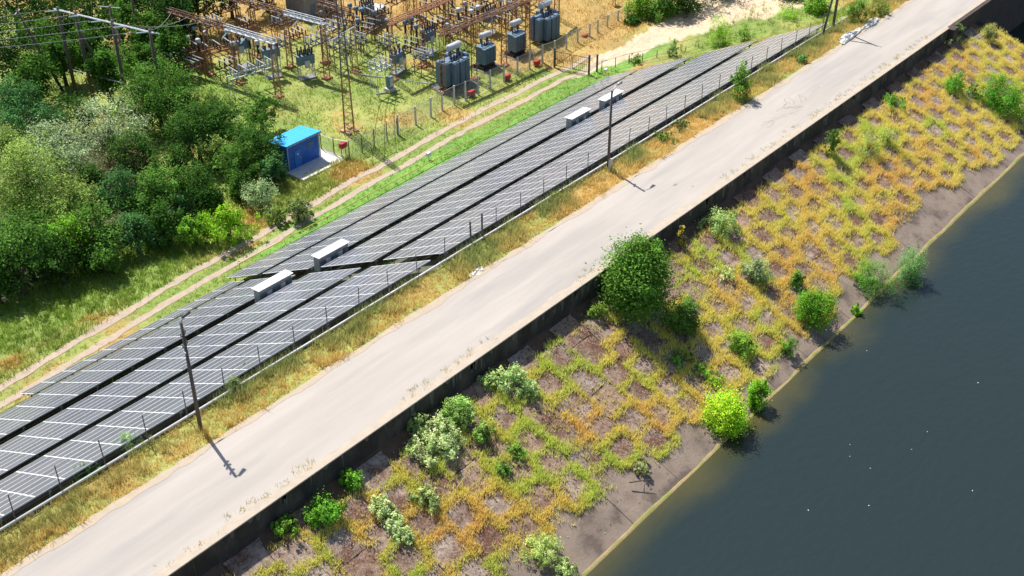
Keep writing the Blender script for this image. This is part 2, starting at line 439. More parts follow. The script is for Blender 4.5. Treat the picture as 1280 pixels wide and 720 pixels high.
tag(mb.build('lime_streaks', M_STREAK, wl), kind='stuff')
mb = MB(); mb.box((34.3, .03, .02), (188.6, .44, .10)); mb.build('coping', M_CAP, wl, bevel=.02)
tag(wl, 'long dark stained concrete retaining wall between pale road and weedy slope', 'wall')
ab = empty('spillway_pier', (129, 44.3, 0))
mb = MB(); mb.box((66.0, .34, -4.8), (130, .96, 9.55)); mb.box((.15, .0, -4.6), (1.4, 1.3, 9.2)); mb.build('pier_wall', M_PIER, ab, bevel=.03)
tag(ab, 'tall brown concrete spillway pier above black water at top right', 'wall')

# ---------------------------------------------------------------- water side slope
cosS = 1/math.hypot(1, SL); KS = 1/cosS
def slope_pt(u, s, off=0.):
    """u along the road, s metres down the slope from the wall foot"""
    return (u, 44.2 - s*cosS - off*SL*cosS, -1.5 - s*cosS*SL + off*cosS)
def s_of(px, py):
    d = ray(px, py); nrm = Vector((0, -SL, 1)); t = nrm.dot(Vector((0, 44.2, -1.5))-CAM)/nrm.dot(d); p = CAM+d*t
    return p.x, (44.2-p.y)*KS
DU, DS = 2.53, 2.2
SEND = 139
hexes = []
def bottom_of_grid(u): return 11.7 + .9*math.sin(u*.11) + (.7 if u > 105 else 0)
def warp(u, q): return u+(fbm(u, q, 7, 201)-.5)*1.7, q+(fbm(u, q, 7, 202)-.5)*1.5*np.clip(np.asarray(q)/2, 0, 1)
def cell_corners(k=1.): return [(-DU/2*k, -DS/2*k), (DU/2*k, -DS/2*k), (DU/2*k, DS/2*k), (-DU/2*k, DS/2*k)]
nc_ = 8
ver, fac, cl = [], [], []
for i in range(2, 55):
    for j in range(0, 7):
        cu = (i-.03)*DU; cs = j*DS + (DS/2 if i % 2 else 0) + .15
        if cu > SEND or cs > bottom_of_grid(cu): continue
        hexes.append((cu, cs))
        if cs < 1.1: continue
        r = rng.random(); tilt = rng.normal(0, .010, 2)
        c = (np.array((.29, .19, .13)) if rng.random() < .7 else np.array((.36, .27, .21)))*(.8+.4*r)
        b = len(ver)
        for jj in range(nc_):
            for ii in range(nc_):
                a_ = (ii/(nc_-1)-.5)*DU*.975; s_ = (jj/(nc_-1)-.5)*DS*.975
                ed = ii in (0, nc_-1) or jj in (0, nc_-1)
                ver.append((cu+a_+rng.normal(0, .02), cs+s_+rng.normal(0, .02), (-.035 if ed else .0)+tilt[0]*a_+tilt[1]*s_+rng.normal(0, .006))); cl.append(c)
        for jj in range(nc_-1):
            for ii in range(nc_-1):
                q = b+jj*nc_+ii; fac.append((q, q+nc_, q+nc_+1, q+1))
ver = np.array(ver); wu, ws = warp(ver[:, 0], ver[:, 1]); ver = np.array([slope_pt(a, b, c) for a, b, c in zip(wu, ws, ver[:, 2])])
o = np_mesh('slope_slabs', ver, fac, M_SLAB, cl, smooth=False); tag(o, kind='structure')
M_TOE = mat('grey_toe_concrete', (.21, .155, .12), (.29, .225, .175), .92, .9, bump=.4, bscale=6, c3=(.12, .09, .072), s3=.45)
mb = MB()
u = 0.
while u < SEND:
    L_ = rng.uniform(4.5, 7.5); u1 = min(u+L_, SEND)
    off = rng.normal(0.0, .012)
    a = 9.8; b = 14.95
    mb.add([slope_pt(u+.02, a, -.03+off), slope_pt(u1-.02, a, -.03+off), slope_pt(u1-.02, b, -.02+off), slope_pt(u+.02, b, -.02+off)], [(0, 3, 2, 1)])
    u = u1
o = mb.build('slope_toe', M_TOE); tag(o, kind='structure')
# waterline kerb: ochre dried algae
M_ALG = mat('ochre_waterline_crust', (.36, .27, .14), (.27, .22, .08), .95, 1.5, bump=.6, bscale=6, c3=(.22, .24, .05), s3=.7)
us = np.arange(0, SEND+.3, .3); wob = (fbm(us, us*0, 3, 91)-.5)*1.0
ver = []; F = []
for u, wv in zip(us, wob):
    s0 = 14.62 + wv*.5
    ver += [slope_pt(u, s0, -.01), slope_pt(u, s0+.1, .05), slope_pt(u, 15.0+wv*.45, .03), slope_pt(u, 15.35+wv*.45, -.25)]
for i in range(len(us)-1):
    for j in range(3): F.append((4*i+j, 4*i+1+j, 4*i+5+j, 4*i+4+j)[::-1])
o = np_mesh('waterline_crust', ver, F, M_ALG, smooth=True); tag(o, kind='structure')
ver = [(-2000, -2000, WATER), (2500, -2000, WATER), (2500, 44.9, WATER), (-2000, 44.9, WATER)]
o = np_mesh('water', ver, [(0, 1, 2, 3)], M_WATER); tag(o, kind='structure')

r = np.random.default_rng(404); nf = 26
fu = r.uniform(35, 110, nf); fv = r.uniform(5, 28, nf); fa = r.random(nf)*6.28; fl_ = r.uniform(.03, .09, nf)
V = []
for a, b, c, d in zip(fu, fv, fa, fl_):
    V += [(a-d*math.cos(c), b-d*math.sin(c), WATER+.012), (a+.03*math.sin(c), b-.03*math.cos(c), WATER+.012), (a+d*math.cos(c), b+d*math.sin(c), WATER+.012), (a-.03*math.sin(c), b+.03*math.cos(c), WATER+.012)]
o = np_mesh('foam_flecks', V, np.arange(4*nf).reshape(-1, 4), M_WHITE); tag(o, 'tiny white flecks floating on the dark water', 'foam', kind='stuff')
M_SPOT = mat('road_stain', (.20, .18, .165), (.27, .245, .225), .9, 5)
def spot(px, py, a, b_, seed):
    r = np.random.default_rng(seed); p = at(px, py, 0); n = 14; V = [(p.x, p.y, .005)]
    for i in range(n):
        t = 2*math.pi*i/n; q = r.uniform(.6, 1.1); V.append((p.x+a*q*math.cos(t), p.y+b_*q*math.sin(t), .005))
    o = np_mesh('road_stain', V, [(0, 1+i, 1+(i+1) % n) for i in range(n)], M_SPOT); tag(o, kind='structure')
spot(844, 231, .35, .14, 1); spot(866, 233, .2, .08, 2); spot(610, 424, .12, .1, 3); spot(520, 395, .18, .06, 4)

# ---------------------------------------------------------------- grass (uncountable)
def blades(base, h, c, wd, lean=.5, seed=0):
    """base (N,3), one tapering bent blade each"""
    r = np.random.default_rng(seed); N = len(base)
    a = r.random(N)*2*np.pi; dirx = np.cos(a); diry = np.sin(a)
    le = r.random(N)*lean*h; la = r.random(N)*2*np.pi
    hx, hy = dirx*wd/2, diry*wd/2
    b0 = base - np.stack([hx, hy, np.full(N, .03)], 1); b1 = base + np.stack([hx, hy, np.full(N, -.03)], 1)
    tip = base + np.stack([np.cos(la)*le, np.sin(la)*le, h*(.75+.4*r.random(N))], 1)
    V = np.stack([b0, b1, tip], 1).reshape(-1, 3); F = np.arange(3*N).reshape(-1, 3)
    return V, F, np.repeat(c, 3, 0)
def tufts(cen, nb, spread, h, c, wd, seed=0, cvar=.22, lean=.9):
    r = np.random.default_rng(seed); N = len(cen)
    B = np.repeat(cen, nb, 0); B = B + np.concatenate([r.normal(0, spread, (N*nb, 2)), np.zeros((N*nb, 1))], 1)
    C = np.repeat(c, nb, 0)*(1+r.normal(0, cvar, (N*nb, 1))); C = np.clip(C, .005, .9)
    H = np.repeat(h, nb)*(.55+.7*r.random(N*nb))
    return blades(B, H, C, wd, lean, seed+1)
def emit(name, parts, label, cat):
    V = []; F = []; C = []; n = 0
    for v, f, c in parts: V.append(v); F.append(f+n); C.append(c); n += len(v)
    o = np_mesh(name, np.concatenate(V), np.concatenate(F), M_GRASS, np.concatenate(C))
    tag(o, label, cat, kind='stuff'); return o
# grass in the slab joints
cs_ = []
edges = set()
for cu, cs in hexes:
    P = [(-DU/2, -DS/2), (DU/2, -DS/2), (DU/2, 0), (DU/2, DS/2), (-DU/2, DS/2), (-DU/2, 0)]
    for q in range(6):
        a = (cu+P[q][0], cs+P[q][1]); b = (cu+P[(q+1) % 6][0], cs+P[(q+1) % 6][1])
        edges.add(tuple(sorted(((round(a[0], 2), round(a[1], 2)), (round(b[0], 2), round(b[1], 2))))))
pts = []; keep = []
for a, b in sorted(edges):
    L_ = math.dist(a, b); m = ((a[0]+b[0])/2, (a[1]+b[1])/2)
    yel = float(sm(62, 92, m[0]))
    dens = .45 + .55*yel
    dens *= 1 if m[1] < 12.0 else .55
    if float(fbm(m[0], m[1]*1.4, 5.5, 65)) < .30-.06*yel: continue
    if rng.random() > dens+.48: continue
    k = int(L_*(28+5*yel)*rng.uniform(.45, 1.5))
    t = rng.random(k); sp = .20+.03*yel
    for x in t:
        pts.append((a[0]+(b[0]-a[0])*x+rng.normal(0, sp), a[1]+(b[1]-a[1])*x+rng.normal(0, sp)))
pts = np.array(pts); wu, ws = warp(pts[:, 0], pts[:, 1]); pts = np.stack([wu, ws], 1)
# loose tufts on the dirt between
ex = np.stack([rng.uniform(20, SEND, 5200), rng.uniform(0, 12.0, 5200)], 1)
nn = fbm(ex[:, 0], ex[:, 1], 6, 61); ex = ex[nn > .55]
pts = np.concatenate([pts, ex]); pts = pts[(pts[:, 1] > .9+.9*rng.random(len(pts))) & (pts[:, 0] < SEND-.3) & (pts[:, 1] < 13.6)]
cen = np.array([slope_pt(a, b, 0) for a, b in pts])
n1 = fbm(pts[:, 0], pts[:, 1], 7, 62); yl = sm(55, 95, pts[:, 0])
g_ = np.clip((fbm(pts[:, 0], pts[:, 1], 3.5, 68)-.46)*3.2+.24-.16*yl, 0, 1)[:, None]
orange = np.clip((fbm(pts[:, 0], pts[:, 1], 4, 64)-.42)*3.5, 0, 1)[:, None]
jc = (np.array((.96, .78, .24))*(1-orange)+np.array((.96, .66, .24))*orange)*(1-g_) + np.array((.70, .77, .19))*g_
hh = .22+.22*n1
emit('joint_grass', [tufts(cen, 8, .13, hh, jc, .06, 5, cvar=.14)], 'dry yellow grass growing in the joints of the sloping slabs', 'grass')

# litter of chips and dead stalks on the slabs
r = np.random.default_rng(55); Nn = 15000
lu = r.uniform(30, SEND, Nn); ls = r.uniform(.6, 14.2, Nn); kp = (fbm(lu, ls, 2.2, 56) > .47) & ((ls < 11.5) | (r.random(Nn) < .12)); lu, ls = lu[kp], ls[kp]
cen = np.array([slope_pt(a, b, .03) for a, b in zip(lu, ls)]); N_ = len(cen)
an = r.random(N_)*6.283; ln = r.uniform(.03, .10, N_); wd = r.uniform(.015, .045, N_)
ax = np.stack([np.cos(an), np.sin(an)*cosS, np.sin(an)*cosS*SL], 1)*ln[:, None]; bx = np.stack([-np.sin(an), np.cos(an)*cosS, np.cos(an)*cosS*SL], 1)*wd[:, None]
V = np.stack([cen-ax, cen+bx, cen+ax, cen-bx], 1).reshape(-1, 3)
cc_ = np.where(r.random(N_)[:, None] < .45, np.array((.62, .54, .47)), np.where(r.random(N_)[:, None] < .5, np.array((.30, .17, .08)), np.array((.10, .06, .04))))*(.7+.5*r.random((N_, 1)))
o = np_mesh('litter', V, np.arange(4*N_).reshape(-1, 4), M_GRASS, np.repeat(cc_, 4, 0)); tag(o, 'pale chips and dead stalks littering the sloping slabs', 'litter', kind='stuff')

# verge grass between road and arrays
N = 9500
u = rng.uniform(10, 172, N); v = 51.35 + rng.random(N)**1.0*3.4
rag = (fbm(u, u*0, 1.8, 71)-.5)*1.3
ok = v > 51.55+rag; u, v = u[ok], v[ok]
near = np.clip((54.2-v)/2.6, 0, 1)
n2 = fbm(u, v, 2.2, 72)
dr = np.clip(near*.85 + (.5-n2)*2.4 + .2, 0, 1)[:, None]
vc = np.array((.36, .40, .14))*(1-dr) + np.array((.86, .60, .22))*dr
cen = np.stack([u, v, zg(u, v)], 1)
tall = np.where(n2 > .52, .8, .34)*(1-.3*near)*(.6+.8*fbm(u, v, .9, 74))
emit('verge_grass', [tufts(cen, 10, .14, tall, vc, .05, 15)], 'mixed dry and green roadside grass between road and solar arrays', 'grass')
# grass on the grounds around the substation and the bank, one per region
def field(N, u0, u1, v0, v1, cond, hfun, seed, wd=.07, nb=7, sp=.2):
    r = np.random.default_rng(seed); u = r.uniform(u0, u1, N); v = r.uniform(v0, v1, N)
    tc_ = np.interp(u, TU, TV); rut = (np.abs(v-(tc_-1.05)) < .46) | (np.abs(v-(tc_+1.05)) < .50)
    ok = cond(u, v) & ~((u < 128) & rut) & ~inpoly(u, v, SAND) & ~((u > 75.7) & (u < 84.2) & (v > 95.2) & (v < 101.5)); u, v = u[ok], v[ok]
    z = zg(u, v) + (fbm(u, v, 5, 21)-.5)*np.where(v > 86, .22, .04)*2
    c = grass_col(u, v)*(.8+.4*fbm(u, v, 1.5, seed)[:, None])
    return tufts(np.stack([u, v, z], 1), nb, sp, hfun(u, v), c, wd, seed)
parts = [field(9000, 14, 84, 82.6, 98.5, lambda u, v: v > np.interp(u, TU, TV)+1.4, lambda u, v: .25+.5*fbm(u, v, 3, 81), 82, .07, 9, .16),
         field(5500, 14, 124, 82.2, 90.5, lambda u, v: v < np.interp(u, TU, TV)+.8, lambda u, v: .12+.16*fbm(u, v, 3, 83), 84, .06, 7, .14)]
emit('bank_grass', parts, 'tall green and straw grass on the bank beside the dirt track', 'grass')
parts = [field(21000, 62, 175, 88, 175, lambda u, v: v > np.interp(u, TU, TV)+1.5, lambda u, v: .22+.3*fbm(u, v, 4, 86), 87, .10, 6, .3)]
emit('substation_grass', parts, 'patchy green and orange dry grass around the substation equipment', 'grass')
r = np.random.default_rng(99)
u = np.concatenate([r.uniform(18, 120, 1500), r.uniform(120, 170, 2200)]); v = np.concatenate([r.uniform(61.7, 63.2, 700), r.uniform(69.9, 72., 400), r.uniform(78.4, 79.6, 400), r.uniform(54.5, 82, 2200)])
c = np.array((.13, .25, .05))*(.7+.6*r.random((len(u), 1)))
c[1500:] = grass_col(u[1500:], v[1500:]-0)*.9
emit('slope_grass', [tufts(np.stack([u, v, zg(u, v)], 1), 7, .16, .3+.4*r.random(len(u)), c, .06, 98)], 'green grass in the gaps below and past the solar arrays', 'grass')

# ---------------------------------------------------------------- plants
def leaf_cloud(cen, size, c, seed, cvar=.16, up=.5, ctr=None, aspect=.55):
    r = np.random.default_rng(seed); N = len(cen)
    nrm = r.normal(0, 1, (N, 3)); nrm /= np.linalg.norm(nrm, axis=1)[:, None]
    if ctr is not None:
        o_ = cen-ctr; o_ /= (np.linalg.norm(o_, axis=1)[:, None]+1e-6); nrm = nrm*.75+o_*.6
    nrm[:, 2] += up; nrm /= np.linalg.norm(nrm, axis=1)[:, None]
    t = np.cross(nrm, r.normal(0, 1, (N, 3))); t /= np.linalg.norm(t, axis=1)[:, None]; b = np.cross(nrm, t)
    s = (size*(.6+.8*r.random(N)))[:, None]
    V = np.stack([cen-t*s*.5, cen+b*s*.5*aspect, cen+t*s*.5, cen-b*s*.5*aspect], 1).reshape(-1, 3)
    F = np.arange(4*N).reshape(-1, 4)
    C = c*(1+r.normal(0, cvar, (N, 1)))*(1+r.normal(0, .06, (N, 3)))
    return V, F, np.repeat(np.clip(C, .004, .9), 4, 0)
def crown_points(rx, ry, rz, ncl, nlf, seed, crad=None, flat=1, lobes=.24):
    r = np.random.default_rng(seed)
    d = r.normal(0, 1, (ncl, 3)); d /= np.linalg.norm(d, axis=1)[:, None]; d[:, 2] = np.where(d[:, 2] < -.8, -d[:, 2], d[:, 2])
    lob = r.normal(0, 1, (7, 3)); lob /= np.linalg.norm(lob, axis=1)[:, None]; la = r.uniform(-lobes, lobes, 7)
    k = 1 + sum(a*np.exp((d@l-1)*5) for a, l in zip(la, lob))
    rad = (r.random(ncl)**.42)*k
    C = d*rad[:, None]*np.array((rx, ry, rz))*.86
    crad = crad or .26*min(rx, ry, rz)
    cr = crad*(.5+1.0*r.random(ncl)); far_ = r.random(ncl) < (.10 if flat else .2); C[far_] *= r.uniform(1.05, 1.3, (far_.sum(), 1)); cr[far_] *= .6
    P = np.repeat(C, nlf, 0) + r.normal(0, 1, (ncl*nlf, 3))*np.repeat(cr, nlf)[:, None]*np.minimum(.5, .5)*np.array((1, 1, .9 if flat else 1.5))
    tint = np.repeat(np.clip(1+r.normal(0, .3, ncl), .4, 1.9), nlf)
    return C, P, tint
G_DARK = (.070, .165, .030); G_MID = (.125, .265, .045); G_BRIGHT = (.24, .48, .05); G_LIME = (.32, .60, .04); G_GREY = (.40, .50, .26); G_BLUE = (.105, .25, .075); G_OLIVE = (.31, .43, .10); G_PALE = (.45, .60, .25)
def plant(name, base, rx, ry, h, colr, label, cat, group=None, n=3200, leaf=.26, trunk=.3, seed=0, low=.04, twigs=0, trunkmat=None, up=.5, aspect=.55):
    """a woody plant: tapered trunk with limbs and a crown of leaf clumps"""
    root = empty(name, base); tag(root, label, cat, group)
    rz = h*(1-low)/2; cz = h*low+rz
    nl_ = 62 if n > 2500 else 42; ncl = max(14, int(n/nl_)); C, P, tint = crown_points(rx, ry, rz, ncl, nl_, seed, flat=0 if h < 5 else 1, lobes=.42 if h < 5 else .3)
    P = P + np.array((0, 0, cz)); C = C + np.array((0, 0, cz))
    kz = P[:, 2] > .03; P = P[kz]; tint = tint[kz]; C[:, 2] = np.maximum(C[:, 2], .15)
    V, F, K = leaf_cloud(P, np.full(len(P), leaf), np.array(colr)[None]*tint[:, None], seed+1, up=up, ctr=np.array((0, 0, cz*.8)), aspect=aspect)
    np_mesh('crown', V, F, M_LEAF, K, root)
    mb = MB(); top = Vector((rng.normal(0, .1), rng.normal(0, .1), cz*.95))
    mid = top*.5+Vector((rng.normal(0, .15), rng.normal(0, .15), 0))*trunk*2
    mb.tube((0, 0, -.2), mid, trunk, trunk*.72, 7); mb.tube(mid, top, trunk*.72, trunk*.4, 7)
    for c in C[::max(1, len(C)//14)]:
        s = mid.lerp(top, rng.random()); k = s.lerp(Vector(c), .5)+Vector((0, 0, -.08*h*0))
        mb.tube(s, k, trunk*.35, trunk*.2, 5); mb.tube(k, c, trunk*.2, trunk*.05, 5)
    mb.build('trunk', trunkmat or M_BARK, root, smooth=True)
    if twigs:
        mb = MB()
        for _ in range(twigs):
            a = rng.random()*6.283; e = rng.uniform(.1, 1.2); p = Vector((0, 0, h*.25)); d = Vector((math.cos(a)*math.cos(e), math.sin(a)*math.cos(e), math.sin(e)))
            rr = .07
            for k in range(5):
                q = p + d*(h*.15*rng.uniform(.7, 1.2)); mb.tube(p, q, rr, rr*.7, 4)
                for _b in range(2):
                    d2 = (d+Vector(rng.normal(0, .6, 3))).normalized(); mb.tube(q, q+d2*h*.12, rr*.5, .01, 3)
                d = (d+Vector(rng.normal(0, .3, 3))).normalized(); p = q; rr *= .72
        mb.build('bare_branch', M_TWIG, root)
    return root
def plant_px(name, px, py, wpx, hpx, colr, label, cat, group=None, seed=0, z=None, **k):
    """px,py is where the stem meets the ground in the photograph"""
    b = hit(px, py) if z is None else at(px, py, z)
    s = FPX/proj(b)[2]
    h = hpx/s*1.0; r = wpx/s/2*1.15
    return plant(name, b, r, r, h, colr, label, cat, group, seed=seed, **k)
def tree_c(px, cyp, rpx, hm, colr, label, seed, cat='tree', name='tree', group='trees left of the solar arrays', **k):
    """crown centre at a pixel, tree hm metres tall"""
    c = at(px, cyp, -15+hm*.55); s = FPX/proj(c)[2]; r = rpx/s*(1.18 if group == 'trees left of the solar arrays' else 1)
    k.setdefault('n', int(4200*max(.7, (r/3)**1.7)))
    return plant(name, (c.x, c.y, -15), r, r, hm, colr, label, cat, group, seed=seed, **k)

# wooded area on the left, front to back
T = [
 (275, 152, 32, 6.5, G_DARK, 'dark bushy tree close behind the blue shed', 1),
 (325, 178, 30, 6.0, G_DARK, 'dark rounded tree touching the left side of the blue shed', 2),
 (300, 205, 30, 5.0, G_MID, 'dark green tree between the blue shed and the pale grey bush', 3),
 (196, 118, 48, 8.5, G_MID, 'broad green tree in front of the rusty switchyard gantry', 4),
 (245, 165, 38, 7.0, G_DARK, 'dense dark tree behind the lime bush and left of the blue shed', 5),
 (130, 165, 52, 9.0, G_GREY, 'large grey green willow above the leafless brown bush', 6),
 (70, 190, 42, 8.5, G_GREY, 'pale grey willow left of the large grey green one', 7),
 (20, 128, 34, 6.5, G_BLUE, 'bluish green tree at the left edge below the wires', 8),
 (30, 230, 55, 9.5, G_OLIVE, 'big yellowish green tree at the left edge above the dark hollow', 9),
 (90, 255, 36, 7.5, G_OLIVE, 'olive green tree right of the big yellowish one', 10),
 (200, 235, 34, 7.0, G_MID, 'leafy green tree under the bare branched willow', 11),
 (150, 238, 28, 6.5, G_BLUE, 'bluish green small tree at the foot of the willow', 12),
 (245, 232, 30, 6.0, G_DARK, 'dark green tree behind the lime green bush', 13),
 (168, 286, 25, 5.2, G_BLUE, 'rounded blue green tree at the front of the wood', 14),
 (90, 296, 31, 6.4, G_BRIGHT, 'bright green tree standing out at the front of the dark wood', 15),
 (120, 285, 28, 7.0, G_MID, 'mid green tree behind the bright green one', 16),
 (30, 300, 40, 8.0, G_MID, 'mid green tree at the left edge below the big yellowish one', 17),
 (20, 335, 29, 5.6, G_DARK, 'dark tree at the lower left corner of the wood', 18),
 (74, 326, 24, 4.8, G_DARK, 'low dark tree at the wood edge above the long grass', 19),
 (-8, 352, 22, 4.6, G_DARK, 'dark green tree cut by the left edge of the frame above the grass', 20),
 (128, 318, 21, 4.2, G_MID, 'small green tree at the wood edge left of the blue green one', 21),
 (242, 287, 18, 3.2, G_BRIGHT, 'small bright green bush touching the lime bush', 22),
 (205, 280, 24, 4.6, G_DARK, 'dark tree between the blue green one and the lime bush', 23),
 (5, 185, 30, 7.5, G_OLIVE, 'olive tree cut by the left edge behind the big yellowish one', 24),
 (60, 150, 22, 5.0, G_BLUE, 'small blue green bush below the yellow clearing with the poles', 25),
 (165, 195, 34, 7.0, G_DARK, 'dark tree hidden behind the bare brown branches', 26),
 (325, 140, 24, 4.5, G_MID, 'mid green bush in front of the silver disconnector', 27),
 (160, 80, 26, 6.0, G_MID, 'green tree under the right end of the wooden portal', 28),
]
for i, (px, py, r, h, c, lb, sd0) in enumerate(T):
    bush = h < 5
    kw = {}
    if 'leafless brown' in lb and h == 9.0: kw = dict(twigs=26, n=5200, leaf=.24)
    tree_c(px, py, r, h, c, lb, 100+sd0, cat='bush' if bush else 'tree', name='bush' if bush else 'tree', **kw)
tb = tree_c(158, 205, 30, 6.6, (.24, .20, .09), 'leafless brown bush of bare branches right below the grey green willow', 139, 'bush', 'bush', n=500, leaf=.16, twigs=70)
tree_c(284, 277, 31, 3.8, G_LIME, 'lime green bush beside the dirt track bank', 140, 'bush', 'bush', n=4200, leaf=.22)
tree_c(325, 240, 23, 3.4, (.42, .56, .26), 'pale grey green bush below the blue shed', 141, 'bush', 'bush', n=3800, leaf=.18)
tree_c(372, 262, 20, 2.2, (.20, .27, .09), 'low grassy shrub with white flowers beside the track', 142, 'bush', 'bush', n=4200, leaf=.16)
tree_c(345, 268, 16, 1.8, G_OLIVE, 'low olive shrub right of the pale bush', 143, 'bush', 'bush', n=3000, leaf=.17)
# far wood at the top of the frame
k = 0
BK = [(10, 60, 55), (60, 35, 48), (15, 5, 50), (75, 70, 26), (110, 15, 46), (40, 95, 30), (150, 30, 34), (160, -5, 40), (200, 5, 40), (190, 40, 26), (215, 55, 22), (245, -8, 34), (110, 60, 22), (130, 90, 20), (185, 85, 20), (70, 0, 45), (285, -22, 28), (225, 20, 24), (330, -30, 26)]
BKL = ['dark', 'bright', 'dark', 'bright', 'dark', 'bright', 'bright', 'dark', 'dark', 'bright', 'bright', 'dark', 'bright', 'bright', 'bright', 'bright', 'dark', 'dark', 'dark']
BKW = ['shading the hollow at the left edge', 'with airy crown behind the left overhead wires', 'in the far upper left corner', 'beside the thin leaning pole', 'rising right behind the wooden portal', 'low down at the left side of the clearing',
 'between the middle poles of the portal', 'at the top edge behind the portal', 'at the top edge between portal and left gantry', 'at the right foot of the wooden portal', 'nearest the free end of the left gantry', 'at the top edge behind the left gantry',
 'seen between the two left portal poles', 'low behind the clearing with the poles', 'low at the right strut of the portal', 'at the top edge left of the portal', 'at the top edge behind the second gantry', 'between both gantries at the top edge', 'at the top edge left of the grey building']
for (px, py, r), ad, wh in zip(BK, BKL, BKW):
    tree_c(px, py, r*1.15, 10 if ad == 'dark' else 7.5, (.040, .10, .022) if ad == 'dark' else (.085, .20, .03), ad+' green far tree '+wh, 200+k, group='trees of the far wood', n=4200, leaf=.36); k += 1
US = [(40, 265, 24, 4.0), (110, 225, 26, 5), (60, 315, 24, 4.2), (135, 300, 22, 3.8), (180, 262, 24, 4.2), (220, 205, 26, 4.8), (230, 258, 20, 3.6), (268, 190, 24, 4.4), (300, 232, 18, 3.0), (262, 250, 18, 3.2), (340, 215, 16, 3.0), (10, 250, 28, 5), (40, 300, 22, 3.6), (112, 326, 15, 2.4), (195, 298, 13, 2.0),
 (165, 140, 28, 6), (225, 130, 28, 6), (100, 145, 26, 5.5), (12, 158, 26, 5.5), (265, 128, 24, 5), (300, 172, 24, 4.6), (350, 190, 16, 3.2), (0, 318, 24, 4.8)]
USW = ['under the left olive tree', 'between the willow and the bright tree', 'low at the left wood edge', 'filling the wood edge right of the bright tree', 'under the dark tree left of the lime bush', 'right of the bare brown branches', 'just behind the lime bush', 'left of the blue shed under the dark trees', 'between the lime bush and pale grey bush', 'above the lime bush', 'hugging the lower left corner of the shed',
 'at the left edge above the hollow', 'low at the left edge inside the wood', 'low at the foot of the wood above the bank', 'low in front of the rounded blue green tree', 'behind the grey willow', 'right of the grey willow top', 'left above the pale willow', 'at the left edge under the clearing', 'behind the tree facing the switchyard', 'between the dark trees by the shed', 'against the left wall of the shed', 'at the left edge of the lower wood']
for i, ((px, py, r, h), wh) in enumerate(zip(US, USW)):
    tree_c(px, py, r, h, [G_MID, G_DARK, G_BLUE, G_OLIVE][i % 4], ['mid green', 'dark green', 'bluish green', 'olive green'][i % 4]+' undergrowth shrub '+wh, 300+i, 'shrub', 'shrub', n=3000)
TB = [
 (800, 8, 20, 4.5, G_BRIGHT, 'bright green tree behind the end of the substation fence', 1), (835, -12, 32, 8.5, G_DARK, 'large dark tree shading the sandy yard', 2), (868, -20, 34, 8.5, G_DARK, 'dark tree right of the one shading the sandy yard', 3),
 (905, -22, 28, 7, G_DARK, 'dark tree behind the sandy yard at the top edge', 4), (790, 27, 12, 2.2, G_DARK, 'low dark bush at the end of the substation fence', 5), (1022, 8, 22, 4.5, G_BRIGHT, 'green bushy tree behind the far end of the arrays', 6),
 (955, -16, 20, 4, G_OLIVE, 'olive bush at the top edge above the sandy yard', 7), (990, -12, 22, 5, G_DARK, 'dark tree at the top edge right of the sandy yard', 8),
 (850, 2, 30, 6, G_DARK, 'dark tree in front of the large one shading the sandy yard', 9), (820, 12, 22, 4.6, G_MID, 'mid green tree between the bright one and the dark shade', 10)]
for px, py, r, h, c, lb, s_ in TB: tree_c(px, py, r, h, c, lb, 260+s_, group='trees around the sandy yard', n=2200, leaf=.32)
